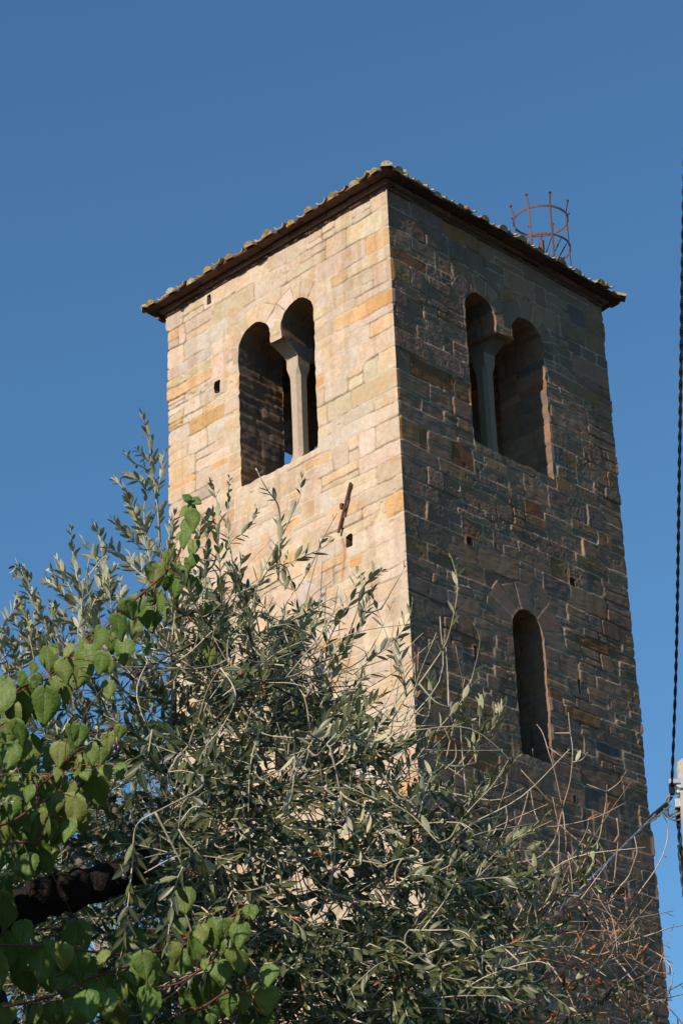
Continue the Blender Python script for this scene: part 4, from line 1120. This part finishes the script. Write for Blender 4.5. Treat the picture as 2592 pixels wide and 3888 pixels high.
# ------------------------------------------------------------------ climber with broad leaves
def vine_leaf_mesh(L, Wd, curl, fold, seed, hue):
    """broad pointed leaf with a toothed edge, puckered between its veins; base at origin, tip at +y, upper side +z"""
    nt, nc = 15, 6; V = []; T = []
    r = random.Random(seed); asym = r.uniform(-.1, .1); ph = r.random() * 6; r_w = r.uniform(.03, .07); bend = r.uniform(-.12, .12)
    for i in range(nt):
        t = i / (nt - 1)
        w = (math.sin(math.pi * min(1, t ** .62)) ** .72) * (1.0 - .28 * t) if 0 < t < 1 else 0
        w = max(w, .0) + (.22 * (1 - t / .12) if t < .12 else 0) * .5
        for j in range(-nc, nc + 1):
            c = j / nc
            tooth = 1 + (.045 * math.sin(t * 46 + ph) if abs(j) == nc else 0)
            yy = t - .10 * abs(c) * (1 - t) * (t < .4) * (1 - t / .4) * 1.6
            vein = (t - .42 * abs(c)) * 6.0; puck = abs(math.sin(vein * math.pi)) ** .7 * .034 * (1 - abs(c) ** 4) * min(1, abs(c) * 5) * (w > .1)
            x = c * w * tooth * (1 + asym * (1 if c > 0 else -1)) * Wd
            z = abs(c) * w * Wd * fold * (1 - .9 * abs(c)) + puck * L - curl * L * t * t + r_w * L * math.sin(t * 8 + ph + c * 3) * abs(c) - .10 * abs(c) ** 3 * Wd
            V.append((x + bend * L * t * t, yy * L, z)); T.append((abs(c), t, hue, r.random()))
    m_ = 2 * nc + 1; F = []
    for i in range(nt - 1):
        for j in range(m_ - 1): F.append((i * m_ + j, i * m_ + j + 1, (i + 1) * m_ + j + 1, (i + 1) * m_ + j))
    return np.array(V), F, np.array(T)

A_ = (0, 2150, 3.136); B_ = (0, 2750, 3.136); C_ = (450, 3350, 2.613); D_ = (0, 2500, 1.6944); E_ = (0, 1500, 1.742)
VL = []
def vl(cr, lst, d):
    for a in lst:
        (p, q) = crop(*cr, [a[:2], a[2:4]]); VL.append((p, q, d))
vl(A_, [(1400, 600, 1420, 900), (1200, 740, 1130, 1030), (1000, 975, 1050, 1280), (740, 1120, 790, 1410), (850, 930, 740, 1100), (400, 1150, 390, 1310), (275, 1270, 225, 1430), (290, 1430, 330, 1720), (620, 1345, 640, 1600),
        (150, 1630, 150, 1980), (1510, 410, 1560, 660), (770, 1380, 760, 1720), (1310, 1080, 1270, 1300), (540, 1480, 540, 1880), (960, 1140, 900, 1490), (420, 1290, 500, 1420), (20, 1560, -20, 1760), (1480, 900, 1450, 1160), (1220, 1040, 1160, 1280), (1290, 1380, 1300, 1600)], 8.25)
vl(E_, [(820, 1360, 850, 1480), (1020, 1230, 960, 1310), (1160, 1120, 1140, 1270), (1060, 1320, 1040, 1480), (1225, 905, 1215, 1025), (1240, 830, 1200, 910), (1290, 1060, 1260, 1140), (1310, 1225, 1310, 1330), (1240, 1080, 1240, 1160), (1150, 1000, 1150, 1100), (1280, 960, 1290, 1040),
        (1258, 690, 1210, 660), (1258, 690, 1345, 712), (1252, 740, 1180, 800), (1255, 720, 1305, 770), (1262, 770, 1290, 930), (1245, 780, 1225, 830), (1380, 1390, 1370, 1480), (1380, 1640, 1370, 1790), (1200, 900, 1160, 960), (1090, 1200, 1090, 1300), (1200, 1140, 1200, 1250), (960, 1400, 960, 1540), (890, 1480, 880, 1620), (1240, 1200, 1250, 1290)], 8.7)
vl(B_, [(710, 240, 690, 515), (930, 390, 900, 670), (1080, 240, 1080, 490), (1290, 120, 1280, 345), (1430, 20, 1420, 205), (700, 530, 650, 700), (770, 610, 710, 770), (560, 660, 540, 905), (870, 690, 800, 895), (1130, 610, 1160, 985), (640, 830, 620, 1120), (900, 870, 850, 1270), (350, 740, 310, 950),
        (140, 880, 150, 1140), (310, 950, 300, 1300), (600, 1095, 590, 1420), (115, 1155, 100, 1510), (1260, 490, 1280, 660), (1450, 470, 1400, 650), (960, 20, 940, 280), (0, 900, 10, 1150), (270, 1330, 250, 1720), (430, 1400, 430, 1790), (570, 1440, 610, 1790), (150, 1370, 110, 1620), (160, 250, 60, 540), (300, 200, 290, 400), (60, -20, 40, 330),
        (200, -30, 260, 240), (20, 1500, 20, 1800), (1190, 300, 1200, 520), (850, 20, 860, 200), (1010, 520, 1050, 660), (340, 1560, 330, 1880), (180, 1600, 160, 1900), (820, 1150, 800, 1400)], 8.0)
vl(C_, [(930, 395, 905, 665), (1040, 385, 1055, 600), (1200, 300, 1140, 400), (1150, 390, 1120, 650), (1190, 420, 1215, 640), (760, 525, 775, 840), (1010, 560, 1000, 750), (1000, 760, 1045, 1010), (1150, 675, 1185, 920), (850, 765, 850, 870), (520, 600, 530, 800), (90, 760, 130, 1110), (260, 750, 330, 1100), (215, 850, 200, 1170),
        (640, 690, 640, 920), (1060, 1100, 1080, 1370), (1230, 1110, 1250, 1310), (1370, 1000, 1290, 1110), (940, 1240, 1000, 1350), (910, 1320, 930, 1440), (600, 1330, 640, 1440), (1490, 830, 1490, 1010), (1290, 230, 1280, 350), (1340, 240, 1330, 380), (1480, 1060, 1500, 1330), (640, 80, 700, 330), (600, 380, 640, 500), (620, 1150, 620, 1230), (30, 1000, 20, 1180), (760, 1370, 780, 1470), (820, 430, 830, 640), (300, 1060, 280, 1400)], 7.9)
vl(D_, [(490, 1890, 500, 2050), (670, 1880, 640, 1970), (820, 1920, 850, 2100), (720, 2040, 750, 2160), (240, 2230, 180, 2380), (330, 2220, 345, 2300), (60, 2240, 30, 2370), (280, 1840, 250, 2060), (600, 2050, 590, 2220), (120, 1840, 100, 2030), (400, 1850, 380, 2020), (920, 1900, 960, 2080), (440, 2050, 350, 2130), (150, 1700, 130, 1880), (30, 1820, 10, 2010), (560, 2150, 560, 2330), (680, 2150, 700, 2340), (480, 2200, 440, 2340)], 7.8)
STEMS = [([(E_, (1258, 690)), (E_, (1245, 850)), (E_, (1160, 1100)), (E_, (1070, 1200)), (E_, (900, 1350)), (A_, (1280, 720)), (A_, (1000, 970)), (A_, (620, 1310)), (A_, (280, 1430)), (A_, (80, 1580)), (A_, (-300, 1700))], (8.9, 8.1)),
         ([(B_, (1560, 10)), (B_, (1190, 230)), (B_, (830, 290)), (B_, (700, 540)), (B_, (500, 720)), (B_, (300, 900)), (B_, (-200, 1100))], (8.4, 7.9)),
         ([(B_, (1400, 480)), (B_, (1180, 590)), (B_, (980, 720)), (B_, (700, 830)), (B_, (460, 950)), (B_, (140, 1160)), (B_, (-200, 1250))], (8.3, 7.8)),
         ([(B_, (880, 170)), (B_, (840, 260)), (B_, (740, 600)), (B_, (460, 1360)), (B_, (300, 1400)), (B_, (-100, 1450))], (8.2, 7.9)),
         ([(D_, (-100, 1840)), (D_, (100, 1845)), (D_, (400, 1860)), (D_, (700, 1900)), (D_, (1000, 1890)), (C_, (560, 610)), (C_, (800, 500)), (C_, (1050, 380)), (C_, (1300, 225))], (7.7, 8.1)),
         ([(D_, (-60, 2250)), (D_, (130, 2225)), (D_, (400, 2150)), (D_, (600, 2050)), (D_, (900, 1960)), (C_, (220, 810))], (7.7, 7.9)),
         ([(C_, (300, 1050)), (C_, (600, 1000)), (C_, (930, 790)), (C_, (1060, 740)), (C_, (1180, 660))], (7.8, 8.0)),
         ([(C_, (560, 1340)), (C_, (800, 1260)), (C_, (1060, 1100)), (C_, (1300, 1040)), (C_, (1500, 830))], (7.8, 8.0))]
def climber():
    base = pt(-260, 2400, 8.1); base[2] = 0
    root = empty('climbing_vine', base, 'green climber with broad toothed leaves and reddish stems growing through the olive', 'vine')
    mb = MB(); pts_all = []
    for k, (P, (d0, d1)) in enumerate(STEMS):
        q = [crop(*cr, [xy])[0] for cr, xy in P]
        W3 = smooth_path([pt(x, y, d0 + (d1 - d0) * i / (len(q) - 1)) for i, (x, y) in enumerate(q)], 6); pts_all += list(W3)
        mb.tube(W3, np.linspace(.0028, .0045, len(W3)), 6, np.array((.15, .048, .04)) * rnd.uniform(.7, 1.2))
    # the main stems come up from the ground beside the olive trunk
    for k in range(5):
        e = pt(-200 - 20 * k, 1700 + 170 * k, 7.95); P = smooth_path([base + np.array([.05 * k, -.06 * k, 0]), base * .6 + e * .4 + rv() * .12, e, pt(-60, 1720 + 170 * k, 8.0)], 6); pts_all += list(P)
        mb.tube(P, np.linspace(.011, .0045, len(P)), 6, (.14, .07, .05))
    A = np.array(pts_all)
    vb = MB(); VV = []; FF = []; TT = []; off = 0
    def put(b, t, d, seed, hue=None, dark=False):
        nonlocal off
        d = d + rnd.uniform(-.12, .12)
        p0 = pt(*b, d); p1 = pt(*t, d + rnd.uniform(-.03, .03)); y = p1 - p0; L = np.linalg.norm(y); y /= L
        n = unit(BACK * .6 + UP * .35 + SUN * .75 + rv() * .40); tip = rnd.uniform(-.25, .25)
        n = unit(n - y * (n @ y)); x = np.cross(y, n)
        L2 = L * rnd.uniform(.92, 1.14)
        V, F, T4 = vine_leaf_mesh(L2, min(L2 * rnd.uniform(.47, .56), .07 + .1 * L2), rnd.uniform(-.04, .14), rnd.uniform(.03, .2), seed, rnd.random() ** 2.2 if hue is None else hue)
        VV.append(p0 + V[:, :1] * x + V[:, 1:2] * y + V[:, 2:3] * n); FF.append(np.array(F) + off); TT.append(T4); off += len(V)
        q = A[np.argmin(np.linalg.norm(A - p0, axis=1))]
        if np.linalg.norm(q - p0) < .45:
            mid = (p0 + q) / 2 + UP * .015 + n * .01; mb.tube(smooth_path([q, mid, p0], 3), .0011, 4, (.24, .09, .05))
    for i, (b, t, d) in enumerate(VL): put(b, t, d, i)
    # fuller mass around the measured leaves
    for i in range(70):
        x = rnd.uniform(-40, 250); y = rnd.uniform(1560, 2090)
        if x > 60 and y < 1690 or x > 150 + .2 * (2090 - y) or (x > 30 and y > 1930): continue
        put((x, y), (x + rnd.gauss(-6, 14), y + rnd.uniform(50, 92)), rnd.uniform(8.0, 8.4), 3000 + i)
    for i in range(30):
        t = rnd.random(); x = -10 + 440 * t + rnd.gauss(0, 16); y = 1640 - 400 * t + 60 * math.sin(t * 3.1) + rnd.gauss(0, 34)
        put((x, y), (x + rnd.gauss(-6, 12), y + rnd.uniform(40, 80) * (1 - .35 * t)), 8.3 + .5 * t, 4000 + i)
    # more of the climber outside the frame on the left, hanging over the limb
    for i in range(240):
        x = rnd.uniform(-620, -30); y = rnd.uniform(1500, 2450); d = rnd.uniform(7.2, 8.2)
        if y < 2020 + 1.13 * x: continue
        put((x, y), (x + rnd.gauss(0, 18), y + rnd.uniform(55, 110)), d, 1000 + i)
    # deeper leaves behind the front ones
    for i in range(46):
        x = rnd.uniform(0, 640); y = rnd.uniform(2120, 2380)
        if x > 380 and y < 2200: continue
        put((x, y), (x + rnd.gauss(0, 15), y + rnd.uniform(50, 95)), rnd.uniform(8.15, 8.5), 2000 + i)
    mb.build('stem', M_TWIG, root, True)
    link_w('foliage', npmesh('foliage', np.concatenate(VV), [np.concatenate(FF)], True, np.concatenate(TT)), root, M_VINE)
climber()

# ------------------------------------------------------------------ pole and cables
def pole():
    q = (2350, 2750, 4.277); D = 24.0
    c1568 = lambda x, y: crop(*q, [(x, y)])[0]
    tp = pt(*c1568(1090, 575), D); bx = tp.copy(); bx[2] = 0
    root = empty('utility_pole', bx, 'grey round-topped concrete utility pole with pale steel brackets at the right edge', 'pole')
    mb = MB(); R = .098
    zz = [0, tp[2] - .10, tp[2] - .03, tp[2] - .008, tp[2] - .002]; rr = [.15, R, R * .92, R * .7, R * .35]
    mb.tube([(bx[0], bx[1], z) for z in zz], rr, 16, (.36, .32, .27)); mb.build('shaft', M_CONC, root)
    side = RIGHT; up = UP; fw = unit(np.cross(up, side)); side = unit(np.cross(fw, up)); ax = np.array([side, fw, up]); wh = (.5, .5, .5)
    def at(x, y, dd=0.0): return pt(*c1568(x, y), D + dd)
    mb = MB()
    mb.box(at(1040, 930, -.12), (.26, .05, .045), ax, wh, .004); mb.box(at(935, 1045, -.10), (.065, .06, .085), ax, wh, .006)
    mb.box(at(1060, 1020, -.12), (.15, .05, .12), ax, (.7, .7, .7), .004); mb.box(at(900, 945, -.1), (.05, .05, .03), ax, wh, .004)
    mb.build('bracket', M_METAL, root)
    mb = MB(); mb.tube([at(1000, 1090, -.1), at(990, 1150, -.14), at(960, 1190, -.16)], .012, 6, (.1, .1, .1)); mb.box(at(950, 1290, -.15), (.06, .06, .085), ax, (.55, .55, .52), .006)
    mb.box(at(955, 1365, -.15), (.056, .055, .022), ax, (.03, .03, .03), .004); mb.build('clamp_box', M_METAL, root)
    mb = MB()
    mb.box(at(845, 1060, -.14), (.042, .05, .10), ax, (.02, .018, .018), .006); mb.box(at(860, 1130, -.15), (.05, .03, .02), ax, (.5, .5, .5), .003)
    mb.build('cable_clamp', M_METAL, root)
    def twisted(name, label, P, r, n, pitch, col, extra=None):
        P = smooth_path(P, 12); seg = np.linalg.norm(np.diff(P, axis=0), axis=1); L = seg.sum(); m_ = int(L / pitch * 8)
        cum = np.concatenate([[0], np.cumsum(seg)]); s = np.linspace(0, L, m_); Q = np.stack([np.interp(s, cum, P[:, i]) for i in range(3)], 1)
        T = np.gradient(Q, axis=0); T /= np.linalg.norm(T, axis=1)[:, None]; u = np.cross(T, [.3, .2, .93]); u /= np.linalg.norm(u, axis=1)[:, None]; w = np.cross(T, u)
        mb = MB()
        for k in range(n):
            a = 2 * math.pi * (s / pitch + k / n)
            mb.tube(Q + r * .8 * (np.cos(a)[:, None] * u + np.sin(a)[:, None] * w), r * .98, 6, col)
        root2 = empty(name, P[0], label, 'cable', 'twisted cables on the pole'); mb.build('strands', M_CABLE, root2, True)
        if extra: extra(root2)
        return root2
    black = (.018, .016, .017)
    twisted('power_cable', 'black twisted cable rising from the pole clamp along the right edge of the sky', [at(848, 1010, -.14), pt(1552, 1500, 22.2), pt(1560, 1000, 19), pt(1569, 480, 16), pt(1582, 60, 13.6), pt(1590, -500, 11.2)], 0.0085, 2, .40, black)
    twisted('power_cable', 'black twisted cable dropping from under the clamp box beside the pole', [at(945, 1400, -.15), at(955, 1580, -.14), at(975, 1850, -.13), at(1010, 2100, -.13), at(1060, 2500, -.12), at(1100, 3200, -.11), (bx[0] - .12, bx[1] - .1, 1.0), (bx[0] - .14, bx[1] - .1, .0)], .0115, 2, .24, black,
            lambda r: (lambda m: (m.tube([at(945, 1400, -.15), at(955, 1580, -.14)], .021, 8, (.02, .02, .02)), m.build('sleeve', M_CABLE, r, True)))(MB()))
    grey = (.15, .16, .18)
    def grip(r):
        m = MB(); a = at(705, 1370, -.2); b = at(560, 1490, -.25); d = unit(b - a); s_ = unit(np.cross(d, BACK)); ax2 = np.array([d, s_, np.cross(d, s_)])
        m.box((a + b) / 2 + s_ * .010, (.24, .035, .035), ax2, (.025, .025, .027), .006); m.box((a + b) / 2 - s_ * .016, (.26, .022, .03), ax2, (.30, .33, .40), .004)
        for k in range(4): m.box((a + b) / 2 - s_ * .030 + d * (-.075 + .045 * k), (.014, .018, .014), ax2, (.8, .8, .8), .002)
        m.tube([at(700, 1370, -.2), at(790, 1250, -.17), at(850, 1180, -.15)], .014, 6, (.08, .085, .10)); m.build('dead_end_grip', M_METAL, r)
    P = [at(700, 1375, -.2), at(560, 1490, -.3), at(0, 2045, -1.3), pt(1290, 2085, 20.5), pt(1100, 2280, 18.5), pt(800, 2620, 15.5), pt(300, 3200, 12.5)]
    twisted('power_cable', 'pale grey twisted cable slanting down in front of the dark tower wall', P, .0068, 2, .42, grey, grip)
    loops = [[(825, 1130), (760, 1220), (725, 1330), (730, 1440), (780, 1500), (850, 1470), (930, 1400), (960, 1390)], [(815, 1150), (790, 1300), (790, 1430), (810, 1520), (880, 1500), (1000, 1430), (1090, 1380)],
             [(720, 1360), (750, 1450), (820, 1530), (900, 1560), (1000, 1540), (1100, 1470)], [(870, 1400), (830, 1460), (860, 1500), (930, 1440)]]
    r3 = empty('jumper_cables', at(800, 1500, -.2), 'loose pale grey cable loops hanging below the bracket at the pole', 'cable')
    for k, lp in enumerate(loops):
        m = MB(); m.tube(smooth_path([at(x, y, -.15 - .03 * k) for x, y in lp], 6), .0085 if k < 3 else .005, 6, grey); m.build('loop', M_CABLE, r3, True)
pole()
